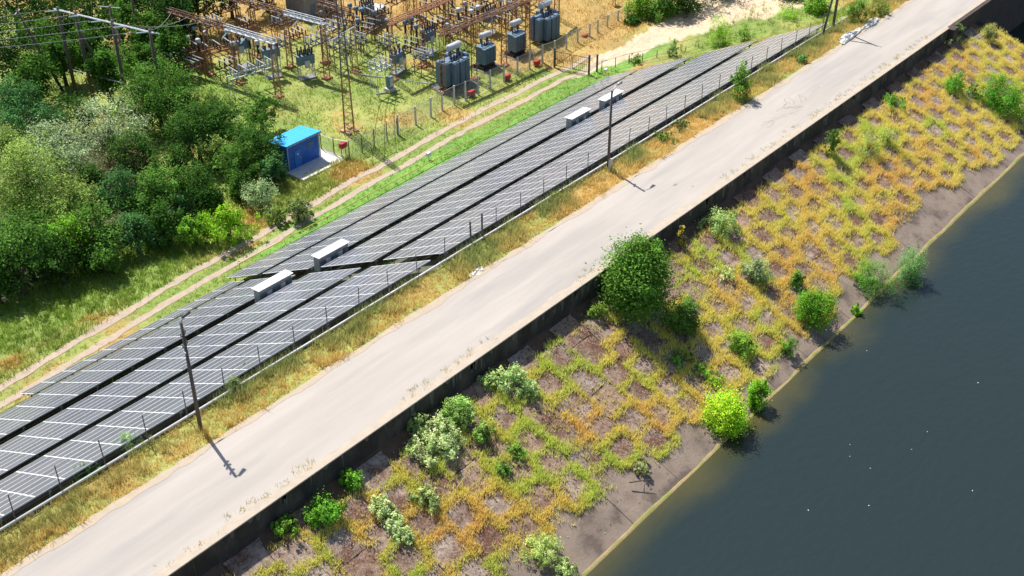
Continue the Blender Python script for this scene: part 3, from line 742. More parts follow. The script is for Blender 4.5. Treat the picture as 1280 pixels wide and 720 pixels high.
BL = [
 (898, 55, 32, 36, G_BRIGHT, 'green bush beside the low fence and sandy yard'), (930, 50, 20, 20, G_MID, 'smaller bush right of the green bush at the low fence'), (842, 70, 16, 24, G_BLUE, 'thin bluish bush growing on the low fence'),
 (794, 78, 18, 12, G_MID, 'low bush on the low fence nearest the gate'), (924, 123, 26, 46, G_MID, 'upright green bush growing through the white pipe by the road'), (1073, 27, 28, 28, G_DARK, 'dark bush by the road behind the white rubble'),
 (1098, 18, 26, 20, (.13, .21, .05), 'olive scrub on the far verge right of the dark bush'), (985, 22, 20, 22, G_BRIGHT, 'bright scrub at the far end of the yellow pipe'),
 (1002, 78, 14, 16, G_BLUE, 'small bluish weed bush on the far verge'), (640, 282, 0, 0, None, None),
 (793, 385, 90, 102, (.085, .20, .035), 'big round green bush leaning over the retaining wall'), (852, 413, 44, 46, (.095, .20, .045), 'grey green bush right of the big round bush on the slope'),
 (908, 533, 56, 52, G_LIME, 'lime green bush at the water edge'), (946, 510, 28, 42, (.15, .36, .03), 'bright green bush right of the lime bush at the water'),
 (1015, 400, 52, 44, (.12, .30, .035), 'leafy bright green bush on the bare toe of the slope'), (996, 360, 18, 28, (.11, .24, .05), 'narrow green shrub just above the leafy bright bush'),
 (1088, 362, 54, 34, (.10, .27, .04), 'low spreading green bush at the water left of the feathery willow'), (1134, 357, 38, 52, (.14, .31, .11), 'feathery blue green willow bush standing at the water edge'),
 (1070, 393, 12, 14, (.15, .36, .03), 'tiny green bush at the water line'), (985, 443, 20, 30, (.11, .28, .04), 'small feathery green bush on the toe of the slope'),
 (1258, 145, 48, 40, (.10, .32, .04), 'large bright green bush on the slope at the right edge'), (1240, 130, 34, 36, (.10, .30, .04), 'bright green bush left of the large one at the right edge'), (1192, 115, 28, 26, (.10, .30, .035), 'green bush on the upper slope near the spillway'), (1215, 122, 22, 16, (.11, .28, .05), 'small green bush between the two on the upper slope'),
 (1195, 48, 16, 24, (.16, .24, .10), 'grey green bush at the foot of the pier corner'), (1236, 52, 16, 22, (.14, .20, .09), 'small dark bush at the foot of the spillway pier'), (1185, 52, 20, 14, G_PALE, 'white flowered weed below the step in the wall'),
 (1085, 192, 34, 26, (.27, .38, .10), 'pale feathery green shrub in the middle of the yellow grass'), (1108, 182, 24, 22, (.25, .36, .09), 'pale shrub right of the feathery one'), (1115, 130, 30, 16, (.15, .36, .05), 'low bright green weed patch on the upper slope'),
 (898, 287, 46, 28, (.24, .36, .14), 'pale green cow parsley bush at the foot of the wall'), (905, 345, 24, 16, (.34, .46, .20), 'pale round cow parsley head on the slope'), (945, 352, 26, 40, (.20, .28, .15), 'grey flowered shrub beside the pale cow parsley'),
 (1038, 195, 14, 40, (.12, .22, .05), 'tall thin weed at the foot of the wall'), (850, 308, 8, 30, (.28, .26, .05), 'tall dried flower stalk against the dark wall'),
 (640, 480, 34, 32, (.27, .41, .17), 'pale green umbel weed against the wall in the middle'), (660, 492, 24, 26, (.30, .44, .20), 'pale umbel weed just below the one against the wall'), (613, 480, 26, 24, (.27, .40, .15), 'pale weed left of the pair against the wall'),
 (572, 525, 36, 34, (.20, .34, .10), 'green umbel weed nearest the wall in the pale cluster'), (548, 545, 34, 32, (.33, .45, .22), 'palest umbel weed in the middle of the cluster'), (528, 560, 36, 28, (.31, .44, .20), 'pale weed at the lower left of the cluster'),
 (560, 562, 38, 30, (.33, .46, .22), 'broad pale weed at the bottom of the cluster'), (535, 582, 22, 20, (.34, .44, .22), 'small pale weed below the cluster'), (602, 550, 22, 30, (.20, .34, .09), 'narrow green weed right of the cluster'), (522, 532, 26, 22, (.24, .36, .14), 'grey green weed left of the cluster by the wall'),
 (478, 640, 26, 28, (.31, .44, .20), 'pale weed at the top of the lower left diagonal'), (490, 656, 26, 24, (.33, .46, .22), 'pale weed in the middle of the lower left diagonal'), (502, 674, 22, 24, (.29, .42, .19), 'pale weed at the bottom of the lower left diagonal'),
 (438, 606, 26, 26, (.13, .33, .04), 'bright green weed at the foot of the wall, upper of two'), (404, 648, 36, 34, (.12, .31, .04), 'bright green weed at the foot of the wall, lower of two'), (355, 662, 30, 22, (.15, .30, .05), 'green weed at the wall foot nearest the lower left'),
 (530, 628, 30, 24, (.26, .36, .15), 'pale low weed between the cluster and the diagonal'), (645, 570, 22, 18, (.16, .32, .07), 'small green weed on the slab joints below the wall'), (628, 592, 20, 18, (.14, .28, .06), 'small green weed below another on the slab joints'),
 (676, 695, 44, 34, (.27, .38, .13), 'feathery pale weed near the bottom edge'), (706, 716, 28, 22, (.30, .42, .17), 'round pale weed at the bottom edge by the water'), (800, 588, 24, 18, (.25, .30, .14), 'greyish weed on the toe slab with a dark stick'),
 (770, 432, 0, 0, None, None), (925, 440, 30, 34, (.20, .36, .06), 'yellow green weed above the lime bush'), (850, 452, 30, 14, (.15, .34, .05), 'creeping green weed right below the big bush'), (872, 464, 28, 14, (.16, .36, .05), 'creeping green weed halfway to the lime bush'), (892, 478, 26, 16, (.24, .42, .05), 'creeping green weed next to the lime bush'),
 (745, 395, 24, 22, (.18, .30, .06), 'green weed left under the big round bush'), (955, 260, 0, 0, None, None),
 (110, 597, 30, 26, (.10, .26, .06), 'green weed growing over the near array edge beside the white pipe'), (162, 565, 22, 34, (.17, .30, .13), 'pale feathery weed standing before the near array'), (295, 490, 18, 34, (.20, .28, .14), 'grey feathery weed beside the near lamp pole'),
 (830, 175, 28, 13, (.14, .25, .06), 'scrub between pipe and road past the middle pole'), (850, 160, 24, 13, (.16, .24, .08), 'scrub further along the verge past the middle pole'), (700, 248, 24, 11, (.19, .25, .07), 'low scrub left of the middle pole'), (310, 470, 16, 22, (.15, .24, .08), 'small weed on the pipe right of the near lamp pole'),
]
for i, b in enumerate(BL):
    if b[4] is None: continue
    px, py, wp, hp, c, lb = b
    c = tuple(min(.85, x*k_) for x, k_ in zip(c, (1.9, 1.7, 1.5) if ('pale' in lb or 'umbel' in lb) else (1.5, 1.35, 1.15)))
    area = wp*hp
    weed = 'weed' in lb or 'parsley' in lb or 'stalk' in lb or 'scrub' in lb
    big = area > 3500
    plant_px('weed' if weed else 'bush', px, py, wp*(1.25 if weed else 1.05), hp*(.78 if weed and 'tall' not in lb else 1.06), c, lb, 'weed' if weed else 'bush', None, seed=400+i,
             n=int(min(24000, max(1000, area*3.6))), leaf=.14 if not big else .19, trunk=.02 if weed else .05, low=-.25, up=.6,
             aspect=.3 if ('feathery' in lb or 'willow' in lb) else .6)

# ---------------------------------------------------------------- solar arrays
TILT = math.atan(.5)
def plane_z(v): return .5-(v-55)*.5
LANE = .951
mb = MB()                                              # one module: glass with a slim frame, origin at its corner
MW, MH = 1.935, .925
mb.box((MW/2, MH/2, -.02), (MW, MH, .036), mi=1)
mb.add([(.018, .045, .0015), (MW-.018, .045, .0015), (MW-.018, MH-.045, .0015), (.018, MH-.045, .0015)], [(0, 1, 2, 3)], 0)
mod_src = mb.build('solar_module', [M_PANEL, M_ALU]); mod_me = mod_src.data; bpy.data.objects.remove(mod_src)
def array(u0, ncols, pitch, v0, lanes, label):
    root = empty('solar_array', (u0, v0, float(plane_z(v0)))); tag(root, label, 'solar array', 'solar arrays on the embankment')
    root.rotation_euler = (-TILT, 0, 0)
    spots = [(c, l) for c in range(ncols) for l in range(lanes)]
    def size(cl_):
        p = root_mat @ Vector((cl_[0]*pitch+1, cl_[1]*LANE+.5, 0)); x, y, d = proj(p)
        off = 0 if (0 < x < 1280 and 0 < y < 720) else 1e4
        return d+off
    root_mat = Matrix.Translation((u0, v0, plane_z(v0))) @ Matrix.Rotation(-TILT, 4, 'X')
    spots.sort(key=size)
    for c, l in spots[:100]:
        o = bpy.data.objects.new('solar_module', mod_me); col.objects.link(o); o.parent = root
        o.location = (c*pitch+.032, l*LANE+.012, rng.normal(0, .002)); o.rotation_euler = (rng.normal(0, .005), rng.normal(0, .003), 0)
    rest = spots[100:]
    if rest:
        base = np.array([v.co for v in mod_me.vertices]); V = []; mb = MB()
        for c, l in rest:
            off = Vector((c*pitch+.032, l*LANE+.012, rng.normal(0, .002)))
            for p in mod_me.polygons: mb.add([mod_me.vertices[i].co+off for i in p.vertices], [tuple(range(len(p.vertices)))], p.material_index)
        o = mb.build('solar_module', [M_PANEL, M_ALU], root); tag(o, kind='stuff')
    W = ncols*pitch; D = lanes*LANE
    mb = MB(); mb.box((0, D/2, -.022), (.07, D, .03)); o1 = mb.build('cover_rail', M_ALU, root)       # clamp rail between the module columns
    for c in range(1, ncols+1):
        o = o1.copy(); col.objects.link(o); o.parent = root; o.location = (c*pitch, 0, 0)
    mb = MB()
    for y in (.5, D*.5, D-.5): mb.box((W/2, y, -.13), (W, .07, .11))
    mb.box((W/2, .03, -.07), (W, .04, .06))
    for c in np.arange(.6, W, 3.2): mb.box((c, D/2, -.24), (.07, D-.4, .10))
    mb.build('rack_frame', M_STEEL, root)
    for c in np.arange(.6, W, 3.2):
        for y in (.45, D-.6):
            mb = MB()
            up = Vector((0, -math.sin(TILT)*-1*0, 0))
            dv = Vector((0, math.sin(TILT), -math.cos(TILT)))      # straight down in the tilted frame
            mb.tube(Vector((c, y, -.25)), Vector((c, y, -.25))+dv*1.1, .05, .05, 6)
            o = mb.build('post', M_YEL if (int(c) % 2 and c < 4) else M_STEEL, root)
    return root
near_u0 = 15.85
array(near_u0, 20, 2.0, 55.0, 8, 'near solar array in the row closest to the road')
array(near_u0, 20, 2.0, 63.05, 8, 'near solar array in the second row from the road, in front of the lower cabinet')
array(near_u0, 20, 2.0, 71.8, 8, 'near solar array in the third row from the road, behind the lower cabinet')
array(33.85, 11, 2.0, 79.5, 3, 'short narrow near solar array in the fourth row beside the dirt track')
array(57.25, 31, 2.02, 55.0, 8, 'far solar array in the row closest to the road, behind the middle pole')
array(57.25, 31, 2.02, 63.05, 8, 'far solar array in the second row from the road, in front of the cabinets')
array(57.25, 31, 2.02, 71.6, 8, 'far solar array in the third row from the road, behind the cabinets')
array(57.25, 31, 2.02, 79.3, 6, 'far solar array in the fourth row beside the green grass strip')

# inverter cabinets
def cabinet(u0, L_, label):
    root = empty('inverter_cabinet', (u0+L_/2, 70.85, -8.62)); tag(root, label, 'cabinet', 'white roofed inverter cabinets between the rows')
    h = 2.1
    mb = MB(); mb.box((0, 0, h*.62), (L_-.25, .75, h*.72)); mb.build('housing', M_STEEL, root, bevel=.02)
    mb = MB(); mb.box((-L_/4, 0, h+.04), (L_/2-.01, 1.05, .07), rx=R_(-5)); mb.box((L_/4, 0, h+.04), (L_/2-.01, 1.05, .07), rx=R_(-5)); mb.build('roof', M_WHITE, root)
    n = 5
    for i in range(n):
        x = -L_/2+.45+i*(L_-.9)/(n-1)
        mb = MB(); mb.box((x, -.42, h*.62), (.5, .12, .8)); mb.box((x, -.485, h*.62+.1), (.3, .02, .3)); mb.build('inverter', [M_ALU if i % 2 else M_SWB], root, bevel=.02)
    for x in (-L_/2+.15, 0, L_/2-.15):
        mb = MB(); mb.box((x, .3, h*.15), (.1, .1, h*.5)); mb.box((x, -.3, h*.15), (.1, .1, h*.5)); mb.build('leg', M_STEEL, root)
cabinet(50.7, 3.85, 'white roofed inverter cabinet nearest the camera, beside the array gap')
cabinet(57.5, 3.75, 'white roofed inverter cabinet just right of the array gap')
cabinet(94.0, 3.5, 'left one of the two far white roofed cabinets behind the middle pole')
cabinet(100.0, 3.6, 'farthest white roofed inverter cabinet, right of the middle pole')

# white pipe and its fence
pr = empty('white_pipe', (60, 54.45, 0)); tag(pr, 'long white pipe running between the roadside verge and the arrays', 'pipe')
mb = MB(); mb.tube((-60, 0, .17), (64, 0, .17), .085, .085, 10)
mb.build('pipe', M_WHITE, pr, smooth=True)
for x in np.arange(-45, 62, 6.2):
    mb = MB(); mb.box((x, 0, -.02), (.16, .25, .22)); mb.build('support', M_CONC, pr)
fr = empty('wire_fence', (0, 54.62, 0)); tag(fr, 'thin dark wire fence with leaning posts along the white pipe', 'fence')
for i, x in enumerate(np.arange(14.1, 124, 3.07)):
    mb = MB(); lx, ly = rng.normal(0, .05), rng.normal(0, .04)
    r_ = .035
    if 57.2 < x < 60.5: r_ = .085
    mb.tube((x, 0, -.35), (x+lx, ly, 2.15), r_, r_, 6)
    if r_ > .05: m2 = MB(); m2.tube((x+1.35, 0, -.35), (x+1.35, 0, 2.3), r_, r_, 6); m2.build('post', M_DARKPOST, fr)
    mb.build('post', M_DARKPOST, fr)
mb = MB()
for z in (.5, 1.2, 1.95): mb.tube((14.1, 0, z), (124, 0, z), .006, .006, 3)
mb.build('wire', M_DARKPOST, fr)

# yellow gas pipe along the toe and up the end of the arrays
yp = empty('yellow_pipe', (0, 0, 0)); tag(yp, 'thin yellow pipe along the grass strip and up past the far array ends', 'pipe')
pp = []
for u_ in np.arange(60, 119.5, 2): pp.append((u_, 86.1-.02*abs(u_-90)*.5, -14.45))
for v_ in np.arange(85, 54.8, -1.6): pp.append((121.6+.35*math.sin(v_*.8), v_, float(zg(121.6, v_))+.75))
mb = MB(); mb.path(pp, .05, 6); mb.build('pipe', M_YEL, yp)
for p in pp[::3]:
    mb = MB(); mb.tube(p, (p[0], p[1], float(zg(p[0], p[1]))-.1), .035, .035, 5); mb.build('support', M_YEL, yp)
# small meter box on the strip
mx = hit(536, 200); r0 = empty('meter_box', mx); tag(r0, 'small pale grey box on a post in the green strip', 'box')
mb = MB(); mb.box((0, 0, .75), (.5, .35, .45)); mb.build('housing', M_WHITE, r0, bevel=.02); mb = MB(); mb.tube((0, 0, -.1), (0, 0, .55), .05); mb.build('post', M_STEEL, r0)
mx = hit(627, 95+2); r0 = empty('meter_box', at(757, 93, -14.6)); tag(r0, 'small white box beside the yellow pipe near the gate', 'box')
mb = MB(); mb.box((0, 0, .6), (.5, .35, .4)); mb.build('housing', M_WHITE, r0, bevel=.02); mb = MB(); mb.tube((0, 0, -.1), (0, 0, .4), .05); mb.build('post', M_STEEL, r0)

# ---------------------------------------------------------------- poles along the road
def lamp_pole(px, py, h, label, arm, base_white=False, kind=0):
    b = at(px, py, -.1); r0 = empty('lamp_pole', b); tag(r0, label, 'lamp post', 'poles along the road')
    mb = MB(); mb.tube((0, 0, -.2), (0, 0, h), .14, .09, 10); mb.build('pole', M_POLE, r0, smooth=True)
    if base_white: mb = MB(); mb.box((.05, -.2, .45), (.3, .26, 1.3)); mb.build('stub', M_CONC, r0, bevel=.02)
    a = Vector(arm); s = Vector((0, 0, h-.15))
    mb = MB(); mb.path([s+Vector((0, 0, -.4)), s+a*.3+Vector((0, 0, .15)), s+a*.7+Vector((0, 0, .35)), s+a+Vector((0, 0, .38))], .04, 6); mb.build('arm', M_STEEL, r0)
    e = s+a+Vector((0, 0, .36)); d = a.normalized()
    mb = MB(); mb.tube(e-d*.1, e+d*.55, .09, .15, 8); mb.build('lamp_head', M_STEEL if kind else M_DARKPOST, r0, smooth=True)
    for z in ((h-.9, h-1.7, h-2.2) if kind == 0 else (h-2.0, h-5.1)):
        mb = MB(); mb.box((0, -.0, z), (.5, .09, .09), rz=.4); insulator(mb, (.22, .09, z+.04), .16, .05, 6, 2, 0); insulator(mb, (-.22, -.09, z+.04), .16, .05, 6, 2, 0)
        mb.build('bracket', M_DARKPOST if z != h-2.2 else M_WHITE, r0)
    return r0
lamp_pole(251, 536, 8.35, 'nearest dark lamp pole with small curved head, over the near array', (.3, .1, 0))
lamp_pole(760, 212, 7.55, 'middle straight dark lamp pole with arm and pale concrete stub', (1.0, .1, 0), True, 1)
b = at(1041, 36, -.1); r0 = empty('strutted_pole', b); tag(r0, 'farthest pole with a leaning strut at the end of the arrays', 'pole', 'poles along the road')
mb = MB(); mb.tube((0, 0, -.2), (0, 0, 9.5), .16, .11, 10); mb.build('pole', M_POLE, r0, smooth=True)
mb = MB(); mb.tube((-3.1, -.3, -.2), (0, 0, 8.6), .13, .10, 8); mb.build('strut', M_POLE, r0, smooth=True)
mb = MB(); mb.box((0, 0, 9.1), (.1, 1.4, .1)); [insulator(mb, (0, y, 9.15), .2, .06, 6, 2) for y in (-.6, .6)]; mb.build('crossarm', M_STEEL, r0)

# roadside odds and ends
def lump(name, px, py, L_, W_, H_, rz, label, seed, m=M_ROCK, z=None):
    r = np.random.default_rng(seed); b = at(px, py, 0) if z is None else at(px, py, z)
    n, k = 18, 9; V = []; F = []
    for j in range(k):
        ph = math.pi/2*(j/(k-1))
        for i in range(n):
            t = 2*math.pi*i/n; q = 1+.2*math.sin(3*t+seed)+.1*math.sin(7*t)+r.normal(0, .10)
            V.append((L_/2*math.cos(t)*math.cos(ph)**.6*q, W_/2*math.sin(t)*math.cos(ph)**.6*q, H_*math.sin(ph)*(1+r.normal(0, .22))-.1))
    for j in range(k-1):
        for i in range(n): F.append((j*n+i, j*n+(i+1) % n, (j+1)*n+(i+1) % n, (j+1)*n+i))
    o = np_mesh(name, V, F, m, smooth=False); o.location = b; o.rotation_euler = (0, 0, rz); tag(o, label, 'rubble'); return o
lump('rubble_heap', 1062, 46, 5.2, 1.15, .42, .06, 'longer white rubble heap at the far road edge', 3)
lump('rubble_heap', 1088, 30, 4.4, 1.0, .38, .05, 'shorter white rubble heap further along the far road edge', 5)
lump('rubble_heap', 597, 340, 1.5, .9, .12, .2, 'low patch of broken pale concrete at the road edge', 7)
r0 = empty('broken_frame', at(596, 336, .1)); tag(r0, 'twisted dark metal frame lying on broken concrete by the road', 'scrap')
mb = MB(); mb.tube((-.6, -.2, .1), (.5, .25, .25), .035); mb.tube((-.3, .3, .1), (.35, -.3, .3), .035); mb.tube((.5, .25, .25), (.55, .2, -.1), .03); mb.build('bar', M_DARKPOST, r0)
# cracks in the road where the patching shows
M_CRACK = mat('road_crack', (.20, .17, .15), (.28, .24, .21), .95, 3)
mb = MB(); p0 = at(985, 135, 0)
for k in range(16):
    x, y = p0.x+rng.normal(0, 2.6), p0.y+rng.normal(0, .5); a = rng.normal(0, .3)
    for s in range(4):
        x2, y2 = x+.45*math.cos(a), y+.45*math.sin(a); nx, ny = -math.sin(a)*.022, math.cos(a)*.022
        mb.add([(x-nx, y-ny, .004), (x2-nx, y2-ny, .004), (x2+nx, y2+ny, .004), (x+nx, y+ny, .004)], [(0, 1, 2, 3)]); x, y = x2, y2; a += rng.normal(0, .5)
o = mb.build('road_cracks', M_CRACK); tag(o, kind='structure')
# dry tufts along the water side road edge
r = np.random.default_rng(123); eu = r.uniform(14, 126, 300); eu = eu[fbm(eu, eu*0, 5, 124) > .52]; ev = r.uniform(44.75, 45.5, len(eu))
emit('road_edge_tufts', [tufts(np.stack([eu, ev, eu*0+.01], 1), 10, .12, .14+.1*r.random(len(eu)), np.tile((.48, .42, .12), (len(eu), 1)), .03, 125)], 'sparse yellow tufts on the sandy road edge above the wall', 'grass')

# stick on the toe slab
r0 = empty('driftwood', at(800, 601, -5.9)); tag(r0, 'dark bare stick lying on the toe of the slope', 'stick')
mb = MB(); mb.tube((-.7, .4, .1), (.6, -.5, .0), .05, .02); mb.tube((0, 0, .08), (.5, .25, .1), .03, .01); mb.build('stick', M_WOOD, r0)

# ---------------------------------------------------------------- blue shed
c0 = at(362, 215, -14.9); c1 = at(400, 196.5, -14.9); Lh = (c1-c0).length; ang = math.atan2(c1.y-c0.y, c1.x-c0.x)
r0 = empty('blue_shed', c0, ang); tag(r0, 'bright blue sheet metal shed with cyan lean-to roof on a concrete slab', 'shed')
D_ = 3.0; HF = 3.25; HB = 2.9
mb = MB()
mb.add([(0, 0, .1), (Lh, 0, .1), (Lh, D_, .1), (0, D_, .1), (0, 0, HF), (Lh, 0, HF), (Lh, D_, HB), (0, D_, HB)], [(0, 1, 5, 4), (1, 2, 6, 5), (2, 3, 7, 6), (3, 0, 4, 7), (4, 5, 6, 7)])
nrib = 26
for i in range(nrib): mb.box((Lh*(i+.5)/nrib, -.02, HF/2), (.07, .04, HF-.3))
mb.build('wall', M_BLUEW, r0)
mb = MB(); e = .28
mb.add([(-e, -e, HF+.04), (Lh+e, -e, HF+.04), (Lh+e, D_+e, HB-.02), (-e, D_+e, HB-.02), (-e, -e, HF+.13), (Lh+e, -e, HF+.13), (Lh+e, D_+e, HB+.07), (-e, D_+e, HB+.07)], [(3, 2, 1, 0), (4, 5, 6, 7), (0, 1, 5, 4), (1, 2, 6, 5), (2, 3, 7, 6), (3, 0, 4, 7)])
for i in range(11): mb.add([(x_, y_, z_) for x_, y_, z_ in ((-e+i*(Lh+2*e)/10-.02, -e, HF+.15), (-e+i*(Lh+2*e)/10+.02, -e, HF+.15), (-e+i*(Lh+2*e)/10+.02, D_+e, HB+.09), (-e+i*(Lh+2*e)/10-.02, D_+e, HB+.09))], [(0, 1, 2, 3)])
mb.build('roof', M_BLUER, r0)
mb = MB(); mb.box((Lh*.30, -.055, 1.2), (1.0, .05, 2.1)); d_ = mb.build('door', M_BLUEW, r0)
mb = MB(); mb.box((Lh*.30+.35, -.1, 1.2), (.08, .06, .2)); mb.build('handle', M_STEEL, d_)
mb = MB(); mb.box((Lh*.30, -.085, 1.75), (.18, .01, .22)); mb.build('notice_plate', M_WHITE, d_)
mb = MB(); mb.box((Lh*.72, -.06, 2.3), (.9, .05, .4))
for k_ in range(4): mb.box((Lh*.72, -.095, 2.16+.09*k_), (.84, .03, .03))
mb.build('vent', M_TRAFO, r0)
mb = MB(); mb.box((Lh/2, -.3, HF-.02), (Lh+.6, .1, .09)); mb.build('gutter', M_STEEL, r0)
mb = MB(); mb.box((-.06, -.06, HF/2), (.1, .1, HF)); mb.build('corner_post', M_STEEL, r0); mb = MB(); mb.box((Lh+.06, -.06, HF/2), (.1, .1, HF)); mb.build('corner_post', M_CONC, r0)
mb = MB(); mb.box((Lh/2+.55, .4, -.02), (Lh+1.9, D_+3.4, .24)); o = mb.build('concrete_slab', mat('clean_concrete', (.66, .64, .61), (.56, .54, .51), .9, 1.4, bump=.2)); o.location = c0; o.rotation_euler = (0, 0, ang); tag(o, kind='structure')

# ---------------------------------------------------------------- substation fences and gate
def fence(name, pix, ph, label, z0=-15, postm=M_POSTC, pw=.16, rail=.03, wires=True, bar=.15, topm=M_STEEL):
    P = [at(x, y, z0 if not callable(z0) else z0(x)) for x, y in pix]
    root = empty(name, P[0]); tag(root, label, 'fence'); o0 = P[0]
    for p in P:
        mb = MB(); q = p-o0; mb.box((q.x, q.y, ph/2-.1), (pw, pw, ph+.2), taper=.85); mb.build('post', postm, root, bevel=.01)
    mb = MB(); mw = MB(); mb2 = MB()
    for a, b in zip(P[:-1], P[1:]):
        a, b = a-o0, b-o0
        mb.tube(a+Vector((0, 0, ph-.12)), b+Vector((0, 0, ph-.12)), rail, rail, 5); mb2.tube(a+Vector((0, 0, .25)), b+Vector((0, 0, .25)), rail*.8, rail*.8, 5)
        n = max(2, int((b-a).length/bar))
        for i in range(n):
            p = a.lerp(b, i/n); q = a.lerp(b, min(1, (i+5)/n)); mw.tube(p+Vector((0, 0, .25)), q+Vector((0, 0, ph-.12)), .007, .007, 3)
            mw.tube(p+Vector((0, 0, ph-.12)), q+Vector((0, 0, .25)), .007, .007, 3)
    mb.build('rail', topm, root); mb2.build('rail', topm, root)
    if wires: mw.build('mesh_panel', M_WIRE, root)
    return root
fence('mesh_fence', [(498, 168), (520, 157), (539, 146), (553, 138), (568, 130.5), (582, 125), (598, 118), (613, 110.5), (630, 102.5), (647, 94), (662, 86), (678, 78), (693, 73), (708, 64), (722, 57), (737, 51), (747, 46), (759, 40), (772, 34), (784, 29)], 2.6,
      'long grey mesh fence with concrete posts in front of the transformers', pw=.2)
fence('mesh_fence', [(402, 188), (418, 194), (437, 197), (453, 190), (468, 182), (484, 175), (497, 168.5)], 2.2, 'short rusty mesh fence with thin dark posts between blue shed and lattice mast', postm=M_RUST, pw=.10)
def zl(x): return float(zfloor(np.interp(x, (752, 1010), (122, 158))))
fence('low_fence', [(752, 89), (769, 84), (786, 79), (803, 75.5), (821, 71), (840, 66.5), (857, 62.5), (873, 57.5), (890, 52), (906, 47), (925, 42), (950, 36)], 1.5,
      'low dark rail fence between the sandy yard and the yellow pipe', z0=zl, postm=M_DARKPOST, pw=.09, wires=False)
g0 = at(693, 84, -15); g1 = at(736, 93, -15); g2 = at(746, 90, -15)
r0 = empty('gate', g0, math.atan2((g1-g0).y, (g1-g0).x)); tag(r0, 'closed dark steel double gate with round bars across the dirt track', 'gate')
W_ = (g1-g0).length
for x in (0, W_): mb = MB(); mb.box((x, 0, 1.3), (.22, .22, 2.9)); mb.build('post', M_DARKPOST, r0)
for s in (0, 1):
    a = .15+s*(W_/2); b = a+W_/2-.25; mb = MB()
    mb.path([(a, 0, .3), (b, 0, .3), (b, 0, 2.3), (a, 0, 2.3), (a, 0, .3)], .05, 6); mb.tube((a, 0, 1.3), (b, 0, 1.3), .035); mb.tube((a, 0, .3), (b, 0, 2.3), .03)
    for t in np.linspace(a, b, 9)[1:-1]: mb.tube((t, 0, .3), (t, 0, 2.3), .015, .015, 4)
    mb.build('gate_leaf', M_DARKPOST if s else M_RUST, r0)
r1 = empty('gate_post', g2); tag(r1, 'single dark post just right of the gate', 'post'); mb = MB(); mb.box((0, 0, 1.2), (.2, .2, 2.6)); mb.build('post', M_DARKPOST, r1)

# red boxes by the fence
RB = [(430, 196, 'red box on legs beside the short rusty fence and blue shed', 1.2), (589, 120, 'red box behind the mesh fence in front of the nearest big transformer', .1), (634, 100, 'red box behind the mesh fence left of the small transformers', .1),
      (671, 82, 'red box behind the mesh fence just left of the gate', .1), (731, 50, 'red box behind the mesh fence near the farthest big transformer', .2), (767, 17, 'red box raised on a dark post at the fence end', 2.2)]
def redbox(px, py, lb, hgt):
    b = at(px, py, -15); r0 = empty('red_box', b, .1); tag(r0, lb, 'box', 'red boxes along the substation fence')
    mb = MB(); mb.box((0, 0, hgt+.3), (.9, .55, .55)); mb.build('body', M_RED, r0, bevel=.02)
    mb = MB(); mb.box((0, -.02, hgt+.62), (1.0, .68, .07), rx=R_(-12)); mb.build('lid', M_RED, r0)
    for x in (-.35, .35): mb = MB(); mb.tube((x, 0, -.1), (x, 0, hgt+.08), .05, .05, 5); mb.build('leg', M_DARKPOST, r0)
for a in RB: redbox(*a)

